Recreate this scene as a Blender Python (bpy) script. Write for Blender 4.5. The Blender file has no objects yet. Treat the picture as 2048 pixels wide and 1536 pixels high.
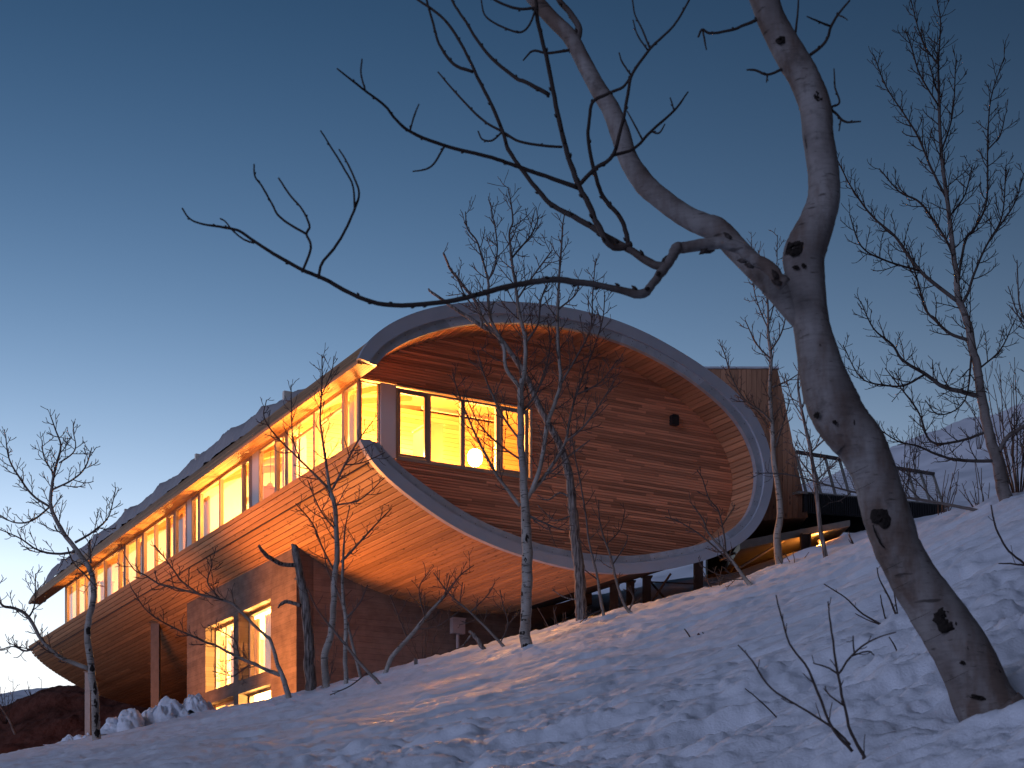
import bpy, math, random
import numpy as np
from mathutils import Vector

random.seed(7); rng = np.random.default_rng(7)
S = bpy.context.scene
COL = S.collection

# ------------------------------------------------------------------ camera, sky, exposure
FPX, HZ, CX = 3150.0, 1790.0, 1024.0           # focal length, horizon row and centre column (pixels of a 2048 wide frame)
cam_d = bpy.data.cameras.new('camera'); cam = bpy.data.objects.new('camera', cam_d); COL.objects.link(cam)
cam.location = (0, 0, 0); cam.rotation_euler = (math.pi / 2, 0, 0)
cam_d.sensor_width = 36; cam_d.lens = FPX / 2048 * 36; cam_d.shift_y = (HZ - 768) / 2048
cam_d.clip_start = 0.1; cam_d.clip_end = 2000
cam_d.dof.use_dof = True; cam_d.dof.focus_distance = 33; cam_d.dof.aperture_fstop = 9
S.camera = cam

W = bpy.data.worlds.new('World'); S.world = W; W.use_nodes = True
wn = W.node_tree
sky = wn.nodes.new('ShaderNodeTexSky'); sky.sky_type = 'NISHITA'; sky.sun_disc = False
SUN_EL, SUN_ROT = math.radians(-2.2), math.radians(-19)
sky.sun_elevation = SUN_EL; sky.sun_rotation = SUN_ROT
sky.altitude = 2300; sky.air_density = 1.0; sky.dust_density = 0.7; sky.ozone_density = 1.6
# deepen the twilight gradient: brightness raised to a power, hue and saturation kept close to the sky model's own
sep = wn.nodes.new('ShaderNodeSeparateColor'); sep.mode = 'HSV'; com = wn.nodes.new('ShaderNodeCombineColor'); com.mode = 'HSV'
pw = wn.nodes.new('ShaderNodeMath'); pw.operation = 'POWER'; pw.inputs[1].default_value = 2.65; mn = wn.nodes.new('ShaderNodeMath'); mn.operation = 'MINIMUM'; mn.inputs[1].default_value = .56
st = wn.nodes.new('ShaderNodeMath'); st.operation = 'MULTIPLY'; st.inputs[1].default_value = 4.5; s0 = wn.nodes.new('ShaderNodeMath'); s0.operation = 'POWER'; s0.inputs[1].default_value = 3.6; s1 = wn.nodes.new('ShaderNodeMath'); s1.operation = 'MINIMUM'; s1.inputs[1].default_value = .87
hu = wn.nodes.new('ShaderNodeMath'); hu.operation = 'ADD'; hu.inputs[1].default_value = -.016
for x, y in ((sky.outputs[0], sep.inputs[0]), (sep.outputs[0], hu.inputs[0]), (hu.outputs[0], com.inputs[0]), (sep.outputs[1], s0.inputs[0]), (s0.outputs[0], st.inputs[0]), (st.outputs[0], s1.inputs[0]), (s1.outputs[0], com.inputs[1]), (sep.outputs[2], mn.inputs[0]), (mn.outputs[0], pw.inputs[0]), (pw.outputs[0], com.inputs[2]), (com.outputs[0], wn.nodes['Background'].inputs[0])):
    wn.links.new(x, y)
wn.nodes['Background'].inputs[1].default_value = 5.7

fill_sun_d = bpy.data.lights.new('sun', 'SUN'); sun = bpy.data.objects.new('sun', fill_sun_d); COL.objects.link(sun)
fill_sun_d.energy = 1.05; fill_sun_d.angle = math.radians(32); fill_sun_d.color = (0.58, 0.66, 1.0)
_az, _el = math.radians(43), math.radians(17)                       # soft twilight fill added from behind left, away from the sky's own glow
_d = Vector((-math.sin(_az) * math.cos(_el), -math.cos(_az) * math.cos(_el), math.sin(_el)))
sun.rotation_euler = _d.to_track_quat('Z', 'Y').to_euler()

S.view_settings.view_transform = 'Standard'; S.view_settings.look = 'None'
S.view_settings.exposure = 0.0; S.view_settings.gamma = 1.0
S.render.engine = 'CYCLES'
S.cycles.use_denoising = True; S.cycles.max_bounces = 7; S.cycles.diffuse_bounces = 3; S.cycles.glossy_bounces = 3
S.cycles.transparent_max_bounces = 12; S.cycles.sample_clamp_indirect = 6.0; S.cycles.caustics_reflective = False; S.cycles.caustics_refractive = False

WARM = (1.0, 0.40, 0.08); ORANGE = (1.0, 0.29, 0.04)

# ------------------------------------------------------------------ helpers
def at(px, py, Y):
    """point of the place that a photo pixel shows at distance Y"""
    return np.array([(px - CX) / FPX * Y, Y, (HZ - py) / FPX * Y])

def tag(o, label=None, cat=None, group=None, kind=None):
    if label: o['label'] = label
    if cat: o['category'] = cat
    if group: o['group'] = group
    if kind: o['kind'] = kind
    return o

def empty(name, loc=(0, 0, 0), parent=None):
    o = bpy.data.objects.new(name, None); COL.objects.link(o); o.location = loc; o.empty_display_size = .2
    if parent: o.parent = parent
    return o

def mesh_obj(name, verts, faces, mat, parent=None, smooth=False, uv=None, attrs=None, loc=None):
    me = bpy.data.meshes.new(name)
    verts = np.asarray(verts, dtype=np.float32)
    if isinstance(faces, np.ndarray) and faces.ndim == 2:
        n, k = faces.shape
        me.vertices.add(len(verts)); me.vertices.foreach_set('co', verts.ravel())
        me.loops.add(n * k); me.loops.foreach_set('vertex_index', faces.astype(np.int32).ravel())
        me.polygons.add(n); me.polygons.foreach_set('loop_start', np.arange(n, dtype=np.int32) * k)
        me.update(calc_edges=True)
    else:
        me.from_pydata(verts.tolist(), [], faces); me.update()
    if smooth: me.polygons.foreach_set('use_smooth', np.ones(len(me.polygons), dtype=bool))
    if uv is not None:                       # per-vertex uv
        l = me.uv_layers.new(name='UVMap')
        idx = np.zeros(len(me.loops), dtype=np.int32); me.loops.foreach_get('vertex_index', idx)
        l.data.foreach_set('uv', np.asarray(uv, dtype=np.float32)[idx].ravel())
    for k, v in (attrs or {}).items():       # per-vertex float
        a = me.attributes.new(k, 'FLOAT', 'POINT'); a.data.foreach_set('value', np.asarray(v, dtype=np.float32))
    me.materials.append(mat)
    o = bpy.data.objects.new(name, me); COL.objects.link(o)
    if loc is not None: o.location = loc
    if parent: o.parent = parent
    return o

class MB:
    """collects boxes and tubes into one mesh"""
    def __init__(s): s.v = []; s.f = []; s.t = []; s.uv = []
    def prism(s, quad_a, quad_b, tone=0.0, uva=None, uvb=None):
        n = len(s.v); k = len(quad_a)
        s.v += [tuple(p) for p in quad_a] + [tuple(p) for p in quad_b]
        s.f += [tuple(n + i for i in range(k))[::-1], tuple(n + k + i for i in range(k))]
        s.f += [(n + i, n + (i + 1) % k, n + k + (i + 1) % k, n + k + i) for i in range(k)]
        s.t += [tone] * (2 * k)
        if uva is not None: s.uv += list(uva) + list(uvb)
    def box(s, o, u, v, w, tone=0.0):
        o, u, v, w = map(np.asarray, (o, u, v, w))
        s.prism([o, o + u, o + u + v, o + v], [o + w, o + u + w, o + u + v + w, o + v + w], tone)
    def bar(s, p, q, r, k=4):
        t = tube([p, q], [r, r], k); n = len(s.v)
        s.v += [tuple(x) for x in t[0]]; s.f += [tuple(n + i for i in f) for f in t[1]]; s.t += [0.0] * len(t[0])
    def build(s, name, mat, parent=None, smooth=False, uv=False):
        return mesh_obj(name, s.v, s.f, mat, parent, smooth, s.uv if uv else None, {'tone': s.t})

def frames(pts):
    t = np.gradient(pts, axis=0); t /= np.linalg.norm(t, axis=1)[:, None] + 1e-9
    a = np.array([0.37, 0.86, 0.21]) if abs(t[0] @ np.array([0.37, 0.86, 0.21])) < .9 else np.array([1., 0, 0])
    N = np.zeros_like(pts); n = a - t[0] * (a @ t[0]); n /= np.linalg.norm(n); N[0] = n
    for i in range(1, len(pts)):
        n = n - t[i] * (n @ t[i]); n /= np.linalg.norm(n) + 1e-9; N[i] = n
    return t, N, np.cross(t, N)

def tube(pts, rad, k=4, lump=0.0):
    pts = np.asarray(pts, float); rad = np.asarray(rad, float); n = len(pts)
    t, N, Bn = frames(pts)
    ang = np.arange(k) / k * 2 * math.pi
    r = rad[:, None] * np.ones((1, k))
    if lump: r = r * (1 + lump * (rng.random((n, k)) - .5) * 2)
    v = pts[:, None, :] + r[:, :, None] * (np.cos(ang)[None, :, None] * N[:, None, :] + np.sin(ang)[None, :, None] * Bn[:, None, :])
    i = np.arange(n - 1)[:, None] * k; j = np.arange(k)[None, :]
    f = np.stack([i + j, i + (j + 1) % k, i + k + (j + 1) % k, i + k + j], -1).reshape(-1, 4)
    faces = [tuple(x) for x in f] + [tuple(range(k))[::-1], tuple((n - 1) * k + q for q in range(k))]
    return v.reshape(-1, 3), faces

def catmull(p, m=5):
    p = np.asarray(p, float)
    q = np.vstack([2 * p[0] - p[1], p, 2 * p[-1] - p[-2]]); out = []
    for i in range(1, len(q) - 2):
        for t in np.arange(m) / m:
            a, b, c, d = q[i - 1], q[i], q[i + 1], q[i + 2]
            out.append(.5 * ((2 * b) + (-a + c) * t + (2 * a - 5 * b + 4 * c - d) * t * t + (-a + 3 * b - 3 * c + d) * t ** 3))
    return np.array(out + [p[-1]])

def _hash(ix, iy, seed):
    h = (ix.astype(np.int64) * 374761393 + iy.astype(np.int64) * 668265263 + seed * 1442695041) & 0xffffffff
    h = ((h ^ (h >> 13)) * 1274126177) & 0xffffffff
    return ((h ^ (h >> 16)) & 0xffff) / 65535.0
def vnoise(x, y, seed=0):
    ix, iy = np.floor(x), np.floor(y); fx, fy = x - ix, y - iy
    fx = fx * fx * fx * (fx * (fx * 6 - 15) + 10); fy = fy * fy * fy * (fy * (fy * 6 - 15) + 10)
    a, b = _hash(ix, iy, seed), _hash(ix + 1, iy, seed); c, d = _hash(ix, iy + 1, seed), _hash(ix + 1, iy + 1, seed)
    return (a + (b - a) * fx) * (1 - fy) + (c + (d - c) * fx) * fy - .5
def fbm(x, y, o=4, seed=0, gain=.5):
    s = 0; a = 1.0
    for i in range(o):
        s = s + a * vnoise(x, y, seed + i); a *= gain
        x, y = (x * .8 - y * .6) * 2.03 + 3.7, (x * .6 + y * .8) * 2.03 + 1.3
    return s

def tps(ctrl, smooth=0.0):
    c = np.array(ctrl, float); P = c[:, :2]; z = c[:, 2]; n = len(c)
    U = lambda d2: np.where(d2 > 0, d2 * np.log(np.maximum(d2, 1e-12)), 0) * .5
    K = U(((P[:, None] - P[None]) ** 2).sum(-1)) + smooth * np.eye(n)
    Q = np.hstack([np.ones((n, 1)), P]); M = np.block([[K, Q], [Q.T, np.zeros((3, 3))]])
    s = np.linalg.solve(M, np.r_[z, 0, 0, 0])
    def f(x, y):
        x = np.asarray(x, float); y = np.asarray(y, float); out = s[n] + s[n + 1] * x + s[n + 2] * y
        for i in range(n): out = out + s[i] * U((x - P[i, 0]) ** 2 + (y - P[i, 1]) ** 2)
        return out
    return f

def grid_obj(name, X, Y, Z, mat, parent=None):
    h, w = X.shape
    v = np.stack([X, Y, Z], -1).reshape(-1, 3)
    i = (np.arange(h - 1)[:, None] * w + np.arange(w - 1)[None]).ravel()
    return mesh_obj(name, v, np.stack([i, i + 1, i + w + 1, i + w], 1), mat, parent, True)

# ------------------------------------------------------------------ materials
class NT:
    def __init__(s, name):
        s.m = bpy.data.materials.new(name); s.m.use_nodes = True; s.t = s.m.node_tree
        s.b = s.t.nodes['Principled BSDF']
    def n(s, kind, **kw):
        nd = s.t.nodes.new('ShaderNode' + kind)
        for k, v in kw.items():
            if k in nd.inputs: nd.inputs[k].default_value = v
            else: setattr(nd, k, v)
        return nd
    def l(s, a, b): s.t.links.new(a, b)
    def ramp(s, fac, stops, interp='LINEAR'):
        r = s.n('ValToRGB'); e = r.color_ramp.elements; r.color_ramp.interpolation = interp
        while len(e) < len(stops): e.new(.5)
        for x, (p, c) in zip(e, stops): x.position = p; x.color = (*c, 1) if len(c) == 3 else c
        s.l(fac, r.inputs[0]); return r.outputs[0]
    def mix(s, fac, a, b, mode='MIX'):
        m = s.n('Mix', data_type='RGBA', blend_type=mode)
        for v, i in ((fac, 0), (a, 6), (b, 7)):
            if hasattr(v, 'links'): s.l(v, m.inputs[i])
            else: m.inputs[i].default_value = v if i == 0 else (*v, 1)
        return m.outputs[2]
    def math(s, op, a, b=0.0):
        m = s.n('Math', operation=op)
        for v, i in ((a, 0), (b, 1)):
            if hasattr(v, 'links'): s.l(v, m.inputs[i])
            else: m.inputs[i].default_value = v
        return m.outputs[0]
    def map(s, vec, scale=(1, 1, 1), loc=(0, 0, 0), rot=(0, 0, 0)):
        m = s.n('Mapping'); m.inputs['Scale'].default_value = scale; m.inputs['Location'].default_value = loc; m.inputs['Rotation'].default_value = rot
        s.l(vec, m.inputs[0]); return m.outputs[0]
    def bump(s, h, strength=.3, dist=.01):
        b = s.n('Bump'); b.inputs['Strength'].default_value = strength; b.inputs['Distance'].default_value = dist
        s.l(h, b.inputs['Height']); s.l(b.outputs[0], s.b.inputs['Normal'])

def wood(name, base, dark, knots=True, rough=.55, tone_amt=.5, use_attr=False, spec=.35):
    t = NT(name); tc = t.n('TexCoord'); uv = tc.outputs['UV']
    oi = t.n('ObjectInfo'); rnd = oi.outputs['Random']
    if use_attr:
        at_ = t.n('Attribute', attribute_name='tone'); rnd = at_.outputs['Fac']
    off = t.n('CombineXYZ'); t.l(t.math('MULTIPLY', rnd, 37.0), off.inputs[0]); t.l(t.math('MULTIPLY', rnd, 91.0), off.inputs[1])
    va = t.n('VectorMath', operation='ADD'); t.l(uv, va.inputs[0]); t.l(off.outputs[0], va.inputs[1])
    g = t.n('TexNoise', Scale=1.0, Detail=5.0, Roughness=.6); t.l(t.map(va.outputs[0], (1.3, 42, 1)), g.inputs[0])
    g2 = t.n('TexNoise', Scale=.8, Detail=2.0); t.l(t.map(va.outputs[0], (.5, 3, 1)), g2.inputs[0])
    c = t.mix(t.ramp(g.outputs[0], [(.3, (0, 0, 0)), (.72, (1, 1, 1))]), dark, base)
    tone = t.math('ADD', 1 - tone_amt * .5, t.math('MULTIPLY', rnd, tone_amt))
    tone = t.math('MULTIPLY', tone, t.math('ADD', .72, t.math('MULTIPLY', g2.outputs[0], .56)))
    cx = t.n('CombineXYZ'); [t.l(tone, cx.inputs[i]) for i in range(3)]
    c = t.mix(1.0, c, cx.outputs[0], 'MULTIPLY')
    if knots:
        v = t.n('TexVoronoi', Scale=1.0, Randomness=1.0); t.l(t.map(va.outputs[0], (2.6, 7.2, 1)), v.inputs['Vector'])
        k = t.ramp(v.outputs['Distance'], [(.08, (1, 1, 1)), (.19, (0, 0, 0))])
        c = t.mix(t.math('MULTIPLY', k, .85), c, tuple(x * .2 for x in dark))
    t.l(c, t.b.inputs['Base Color']); t.b.inputs['Roughness'].default_value = rough
    t.b.inputs['Specular IOR Level'].default_value = spec
    t.bump(g.outputs[0], .25, .004)
    return t.m

def plain(name, col, rough=.5, metal=0.0, noise=.25, scale=6.0, spec=.5, bump=0.0):
    t = NT(name); tc = t.n('TexCoord')
    n = t.n('TexNoise', Scale=scale, Detail=5.0, Roughness=.65); t.l(tc.outputs['Object'], n.inputs[0])
    c = t.mix(t.ramp(n.outputs[0], [(.25, (0, 0, 0)), (.75, (1, 1, 1))]), tuple(x * (1 - noise) for x in col), tuple(min(1, x * (1 + noise)) for x in col))
    if name == 'galvanised_steel':
        oi = t.n('ObjectInfo'); g = t.math('ADD', .72, t.math('MULTIPLY', oi.outputs['Random'], .5)); cx = t.n('CombineXYZ'); [t.l(g, cx.inputs[i]) for i in range(3)]
        c = t.mix(1.0, c, cx.outputs[0], 'MULTIPLY')
    t.l(c, t.b.inputs['Base Color']); t.b.inputs['Metallic'].default_value = metal
    r = t.math('ADD', rough - .08, t.math('MULTIPLY', n.outputs[0], .16)); t.l(r, t.b.inputs['Roughness'])
    t.b.inputs['Specular IOR Level'].default_value = spec
    if bump: t.bump(n.outputs[0], bump, .02)
    return t.m

def snow_mat(name, fine=1.0, glint=True, tint=(.78, .84, .94)):
    t = NT(name); tc = t.n('TexCoord'); P = tc.outputs['Object']
    n1 = t.n('TexNoise', Scale=9.0 * fine, Detail=7.0, Roughness=.62); t.l(P, n1.inputs[0])
    n2 = t.n('TexNoise', Scale=70.0 * fine, Detail=4.0, Roughness=.7); t.l(P, n2.inputs[0])
    n3 = t.n('TexNoise', Scale=.7, Detail=4.0); t.l(t.map(P, (.5, 1.6, 1)), n3.inputs[0])
    c = t.mix(n3.outputs[0], tuple(x * .9 for x in tint), tint)
    t.l(c, t.b.inputs['Base Color'])
    rr = t.ramp(n3.outputs[0], [(.50, (.66,) * 3), (.68, (.40,) * 3)]) if glint else None
    if rr is not None: t.l(rr, t.b.inputs['Roughness'])
    else: t.b.inputs['Roughness'].default_value = .6
    t.b.inputs['Specular IOR Level'].default_value = .4
    t.b.inputs['Subsurface Weight'].default_value = 0.0
    h = t.math('ADD', t.math('MULTIPLY', n1.outputs[0], .7), t.math('MULTIPLY', n2.outputs[0], .3))
    t.bump(h, .45, .05)
    return t.m

def bark_mat(name, pale, stain, scars=True, cut=.60, patch=None, thin=(.085, .066, .062), r0=.012, r1=.035, zs=1.0):
    """aspen bark on thick wood, brown twig bark on thin wood"""
    t = NT(name); tc = t.n('TexCoord'); P = tc.outputs['Object']
    ra = t.n('Attribute', attribute_name='rad'); fac = t.n('MapRange'); t.l(ra.outputs['Fac'], fac.inputs[0])
    fac.inputs[1].default_value = r0; fac.inputs[2].default_value = r1
    n = t.n('TexNoise', Scale=3.2, Detail=5.0); t.l(t.map(P, (2.0, 2.0, 1.0) if zs == 1 else (11, 11, 1.3)), n.inputs[0])
    c = t.mix(t.ramp(n.outputs[0], [(.34, (0, 0, 0)), (.66, (1, 1, 1))]), stain, pale)
    h = n.outputs[0]
    if patch:                                # broad brown weathering and darker grey lichen on old bark
        p1 = t.n('TexNoise', Scale=1.6, Detail=5.0, Roughness=.6); t.l(t.map(P, (3.2, 3.2, 1.1)), p1.inputs[0])
        c = t.mix(t.ramp(p1.outputs[0], [(.46, (0, 0, 0)), (.60, (.85,) * 3)]), c, patch)
        p2 = t.n('TexNoise', Scale=14.0, Detail=6.0, Roughness=.7); t.l(P, p2.inputs[0])
        c = t.mix(t.ramp(p2.outputs[0], [(.55, (0, 0, 0)), (.72, (.6,) * 3)]), c, (.06, .052, .05))
        h = t.math('ADD', h, t.math('MULTIPLY', p2.outputs[0], .6))
    if scars:
        s1 = t.n('TexNoise', Scale=5.0, Detail=3.0, Roughness=.55); t.l(t.map(P, (1.3, 1.3, 6.0)), s1.inputs[0])
        k = t.ramp(s1.outputs[0], [(cut, (0, 0, 0)), (cut + .06, (1, 1, 1))])
        s2 = t.n('TexNoise', Scale=26.0, Detail=2.0); t.l(t.map(P, (.7, .7, 3.2)), s2.inputs[0])
        k2 = t.ramp(s2.outputs[0], [(.66, (0, 0, 0)), (.72, (1, 1, 1))])
        c = t.mix(t.math('MULTIPLY', k, .8), c, (.035, .028, .025)); c = t.mix(t.math('MULTIPLY', k2, .6), c, (.06, .05, .045))
        h = t.math('SUBTRACT', n.outputs[0], t.math('MULTIPLY', k, .5))
    fs = t.n('TexNoise', Scale=6.0, Detail=6.0, Roughness=.7); t.l(t.map(P, (2.2, 2.2, 16)), fs.inputs[0])
    fr = t.ramp(fs.outputs[0], [(.32, (.80,) * 3), (.5, (1.0,) * 3), (.7, (1.10,) * 3)]); c = t.mix(1.0, c, fr, 'MULTIPLY')
    h = t.math('ADD', h, t.math('MULTIPLY', fs.outputs[0], .3))
    c = t.mix(fac.outputs[0], thin, c)
    t.l(c, t.b.inputs['Base Color']); t.b.inputs['Roughness'].default_value = .72; t.b.inputs['Specular IOR Level'].default_value = .25
    t.bump(h, .4, .012)
    return t.m

M = {}
M['clad'] = wood('larch_cladding', (.46, .27, .14), (.30, .16, .075), tone_amt=.42)
M['siding'] = wood('cedar_siding', (.74, .33, .19), (.48, .20, .115), knots=False, tone_amt=.75, use_attr=True)
M['lining'] = wood('cedar_lining', (.54, .26, .14), (.36, .165, .088), knots=False, tone_amt=.5)
M['tower'] = wood('weathered_boards', (.37, .195, .115), (.23, .115, .07), tone_amt=.7)
M['inner'] = wood('pale_interior_wood', (.62, .44, .25), (.5, .33, .17), knots=False, tone_amt=.3, use_attr=True)
M['zinc'] = plain('galvanised_steel', (.50, .55, .62), .42, .35, .2, 3.5)
M['fascia'] = plain('painted_fascia', (.42, .46, .53), .45, .25, .06, 2.0)
M['frame'] = plain('window_frame', (.36, .29, .24), .4, .1, .08)
M['darkframe'] = plain('sash_frame', (.26, .20, .165), .4, .1, .08)
M['panel'] = plain('white_panel', (.55, .55, .57), .5, 0, .05, 1.5)
M['under'] = plain('dark_backing', (.03, .02, .015), .8)  # near-black: shows dark in board gaps, stands in for shade below the deck
M['steel'] = plain('weathered_column_steel', (.10, .085, .08), .55, .3, .3)
M['railsteel'] = plain('galvanised_rail', (.34, .33, .31), .5, .5, .2)
M['black'] = plain('black_metal', (.015, .015, .017), .5, .2, .2)
M['plaster'] = plain('white_wall', (.75, .70, .62), .7, 0, .05)
M['curtain'] = plain('curtain_cloth', (.72, .55, .5), .85, 0, .12, 3)
M['box'] = plain('grey_plastic', (.34, .30, .3), .5, 0, .1)
M['snow'] = snow_mat('snow')
M['farsnow'] = snow_mat('far_snow', .25, False)
M['roofsnow'] = snow_mat('old_roof_snow', .5, False, (.36, .35, .37))
M['bark'] = bark_mat('aspen_bark', (.38, .36, .335), (.23, .20, .175))
M['bigbark'] = bark_mat('old_aspen_bark', (.29, .275, .27), (.15, .128, .122), cut=.655, patch=(.115, .075, .058), thin=(.035, .025, .022), r0=.008, r1=.022)
M['darkbark'] = bark_mat('grey_aspen_bark', (.20, .18, .17), (.10, .085, .08), thin=(.03, .022, .02))
M['dead'] = bark_mat('dead_furrowed_bark', (.30, .26, .24), (.035, .025, .022), scars=False, r0=.004, r1=.012, zs=.35)
M['twig'] = plain('twig_bark', (.045, .03, .026), .7, 0, .3, 30)
M['scar'] = plain('black_knot_bark', (.022, .017, .015), .85, 0, .6, 40, .2, .8)
M['leaf'] = plain('dried_leaf', (.10, .03, .02), .7, 0, .3, 30)

def dirt():
    t = NT('red_earth'); tc = t.n('TexCoord')
    n = t.n('TexNoise', Scale=.8, Detail=8.0, Roughness=.65); t.l(t.map(tc.outputs['Object'], (1, .6, 1)), n.inputs[0])
    t.l(t.ramp(n.outputs[0], [(.3, (.05, .020, .015)), (.7, (.17, .068, .050))]), t.b.inputs['Base Color'])
    t.b.inputs['Roughness'].default_value = .95; t.b.inputs['Specular IOR Level'].default_value = .1
    t.bump(n.outputs[0], .9, .3); return t.m
M['dirt'] = dirt()

def concrete():
    t = NT('board_formed_concrete'); tc = t.n('TexCoord')
    b = t.n('TexBrick', Scale=1.0); b.inputs['Color1'].default_value = (.20, .20, .20, 1); b.inputs['Color2'].default_value = (.9, .9, .9, 1); b.inputs['Mortar'].default_value = (.0, .0, .0, 1)
    b.inputs['Mortar Size'].default_value = .006; b.inputs['Brick Width'].default_value = 2.6; b.inputs['Row Height'].default_value = .145; b.inputs['Bias'].default_value = 0
    t.l(tc.outputs['UV'], b.inputs[0])
    n = t.n('TexNoise', Scale=2.2, Detail=8.0, Roughness=.6); t.l(tc.outputs['UV'], n.inputs[0])
    n2 = t.n('TexNoise', Scale=1.0, Detail=4.0); t.l(t.map(tc.outputs['UV'], (3, 40, 1)), n2.inputs[0])
    f = t.math('ADD', t.math('MULTIPLY', b.outputs[0], .17), t.math('ADD', t.math('MULTIPLY', n.outputs[0], .55), t.math('MULTIPLY', n2.outputs[0], .25)))
    t.l(t.ramp(f, [(.3, (.075, .057, .048)), (.85, (.26, .20, .165))]), t.b.inputs['Base Color'])
    t.b.inputs['Roughness'].default_value = .85; t.b.inputs['Specular IOR Level'].default_value = .2
    t.bump(f, .6, .02); return t.m
M['concrete'] = concrete()

def glass():
    t = NT('window_glass'); t.t.nodes.remove(t.b); o = [n for n in t.t.nodes if n.type == 'OUTPUT_MATERIAL'][0]
    lw = t.n('LayerWeight', Blend=.5); f = t.math('ADD', .05, t.math('MULTIPLY', t.math('POWER', lw.outputs['Facing'], 5.0), .9))
    mx = t.n('MixShader'); tr = t.n('BsdfTransparent'); tr.inputs[0].default_value = (.95, .96, .95, 1); gl = t.n('BsdfGlossy', Roughness=.02)
    t.l(f, mx.inputs[0]); t.l(tr.outputs[0], mx.inputs[1]); t.l(gl.outputs[0], mx.inputs[2]); t.l(mx.outputs[0], o.inputs[0])
    return t.m
M['glass'] = glass()

def emit(name, col, strength):
    m = bpy.data.materials.new(name); m.use_nodes = True; t = m.node_tree; t.nodes.clear()
    o = t.nodes.new('ShaderNodeOutputMaterial'); e = t.nodes.new('ShaderNodeEmission'); e.inputs[0].default_value = (*col, 1); e.inputs[1].default_value = strength
    t.links.new(e.outputs[0], o.inputs[0]); return m
M['lamp'] = emit('lamp_shade_glow', (1, .68, .32), 60)
M['bulb'] = emit('work_light_glow', (1, .55, .18), 40)

# ------------------------------------------------------------------ terrain
def P3(px, py, Y): return tuple(at(px, py, Y))
crest = [(-700, 1640, 24), (-300, 1562, 25), (0, 1513, 26), (120, 1489, 27), (206, 1476, 28), (279, 1457, 28.5), (408, 1431, 29), (600, 1391, 30), (740, 1352, 29.5), (900, 1312, 29),
         (1050, 1274, 28.5), (1180, 1240, 28.5), (1300, 1210, 28.5), (1400, 1181, 28), (1500, 1155, 28), (1570, 1131, 28), (1650, 1110, 27.5), (1740, 1086, 27), (1830, 1054, 25), (1920, 1026, 22.5), (2048, 990, 20), (2300, 930, 17), (2700, 850, 14)]
front = [P3(*c) for c in crest]
for px, py, Y in crest:                                            # beyond the crest the ground drops out of sight
    p = at(px, py, Y); front.append((p[0] * 1.10, p[1] + 3.0, p[2] + .10)); front.append((p[0] * 1.22, p[1] + 7.0, p[2] - .5))
front += [(0, 0, -1.0), (-3, 1, -1.5), (3, 1, -.35), (0, 3, -.55), (-6, 6, -1.1), (6, 4, .9)]
front += [P3(*c) for c in [(2048, 1536, 4.6), (1800, 1536, 5.3), (1950, 1400, 6.3), (1500, 1536, 6.5), (1024, 1536, 8.6), (500, 1536, 12.5), (0, 1536, 19), (2048, 1200, 9.6), (1800, 1200, 12.5),
          (1500, 1300, 14.5), (1024, 1400, 16.5), (500, 1455, 21.5), (1700, 1400, 8.6), (1300, 1400, 12.5), (800, 1450, 16), (1300, 1280, 20.5), (1700, 1180, 18), (900, 1360, 22.5), (250, 1490, 24), (1950, 1080, 16), (1650, 1140, 22.5), (1500, 1196, 22.5), (1400, 1226, 22.5), (1300, 1250, 23.5), (1740, 1118, 21.5), (1830, 1088, 20.5), (1180, 1268, 24.5), (1570, 1165, 23), (1050, 1300, 24.5), (1500, 1167, 25.6), (1650, 1121, 25.3), (1740, 1099, 24.4), (1830, 1068, 23), (1400, 1195, 25.6), (1570, 1145, 25.6)]]
G = tps(front, .02)

def bumps(x, y):
    near = np.clip((15 - y) / 10, 0, 1)
    wx, wy = x + .25 * fbm(x * 1.7, y * 1.7, 3, 91), y + .25 * fbm(x * 1.7, y * 1.7, 3, 92)
    big = fbm(x * .35, y * .5, 3, 21) * .12 * np.clip((27 - y) / 10, .25, 1)
    lum = np.abs(fbm(wx * 2.0, wy * 2.3, 4, 1, .48))                      # rounded melted lumps with sharp hollows between
    lum2 = np.abs(fbm(wx * 5.5, wy * 6.0, 3, 11, .5))
    streak = fbm(wx * .8 + wy * .4, wy * 3.8 - wx * 1.0, 4, 5, .55)             # run-off ridges across the slope
    fine = fbm(x * 14, y * 14, 3, 31)
    mask = np.clip(.55 + 1.6 * fbm(x * .28 + 4, y * .34, 3, 44), .12, 1.25); lum = lum * mask; lum2 = lum2 * mask
    return big + lum * (.045 + .26 * near) + lum2 * (.016 + .05 * near) + streak * (.095 + .02 * near) + fine * (.012 + .016 * near)
TB = at(1962, 1405, 6.3)
def GZ(x, y):
    d = np.hypot(np.asarray(x) - TB[0], np.asarray(y) - TB[1])                  # melted hollow round the foot of the big aspen
    return G(x, y) + bumps(np.asarray(x, float), np.asarray(y, float)) - .10 * np.exp(-(d / .24) ** 2) + .035 * np.exp(-((d - .5) / .16) ** 2)

uu = np.linspace(-.60, .60, 820); yy = np.exp(np.linspace(math.log(1.6), math.log(38), 860))
UU, YY = np.meshgrid(uu, yy); XX = UU * (YY + 2.5)
tag(grid_obj('snow_slope', XX, YY, GZ(XX, YY), M['snow']), 'rippled blue snow slope in front of the house', 'snow slope', kind='structure')

def ground_depth(px, py, lo=2.5, hi=32):
    Y = np.arange(lo, hi, .04); x = (px - CX) / FPX * Y; hit = (HZ - py) / FPX * Y <= G(x, Y)
    return float(Y[np.argmax(hit)]) if hit.any() else None

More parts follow.
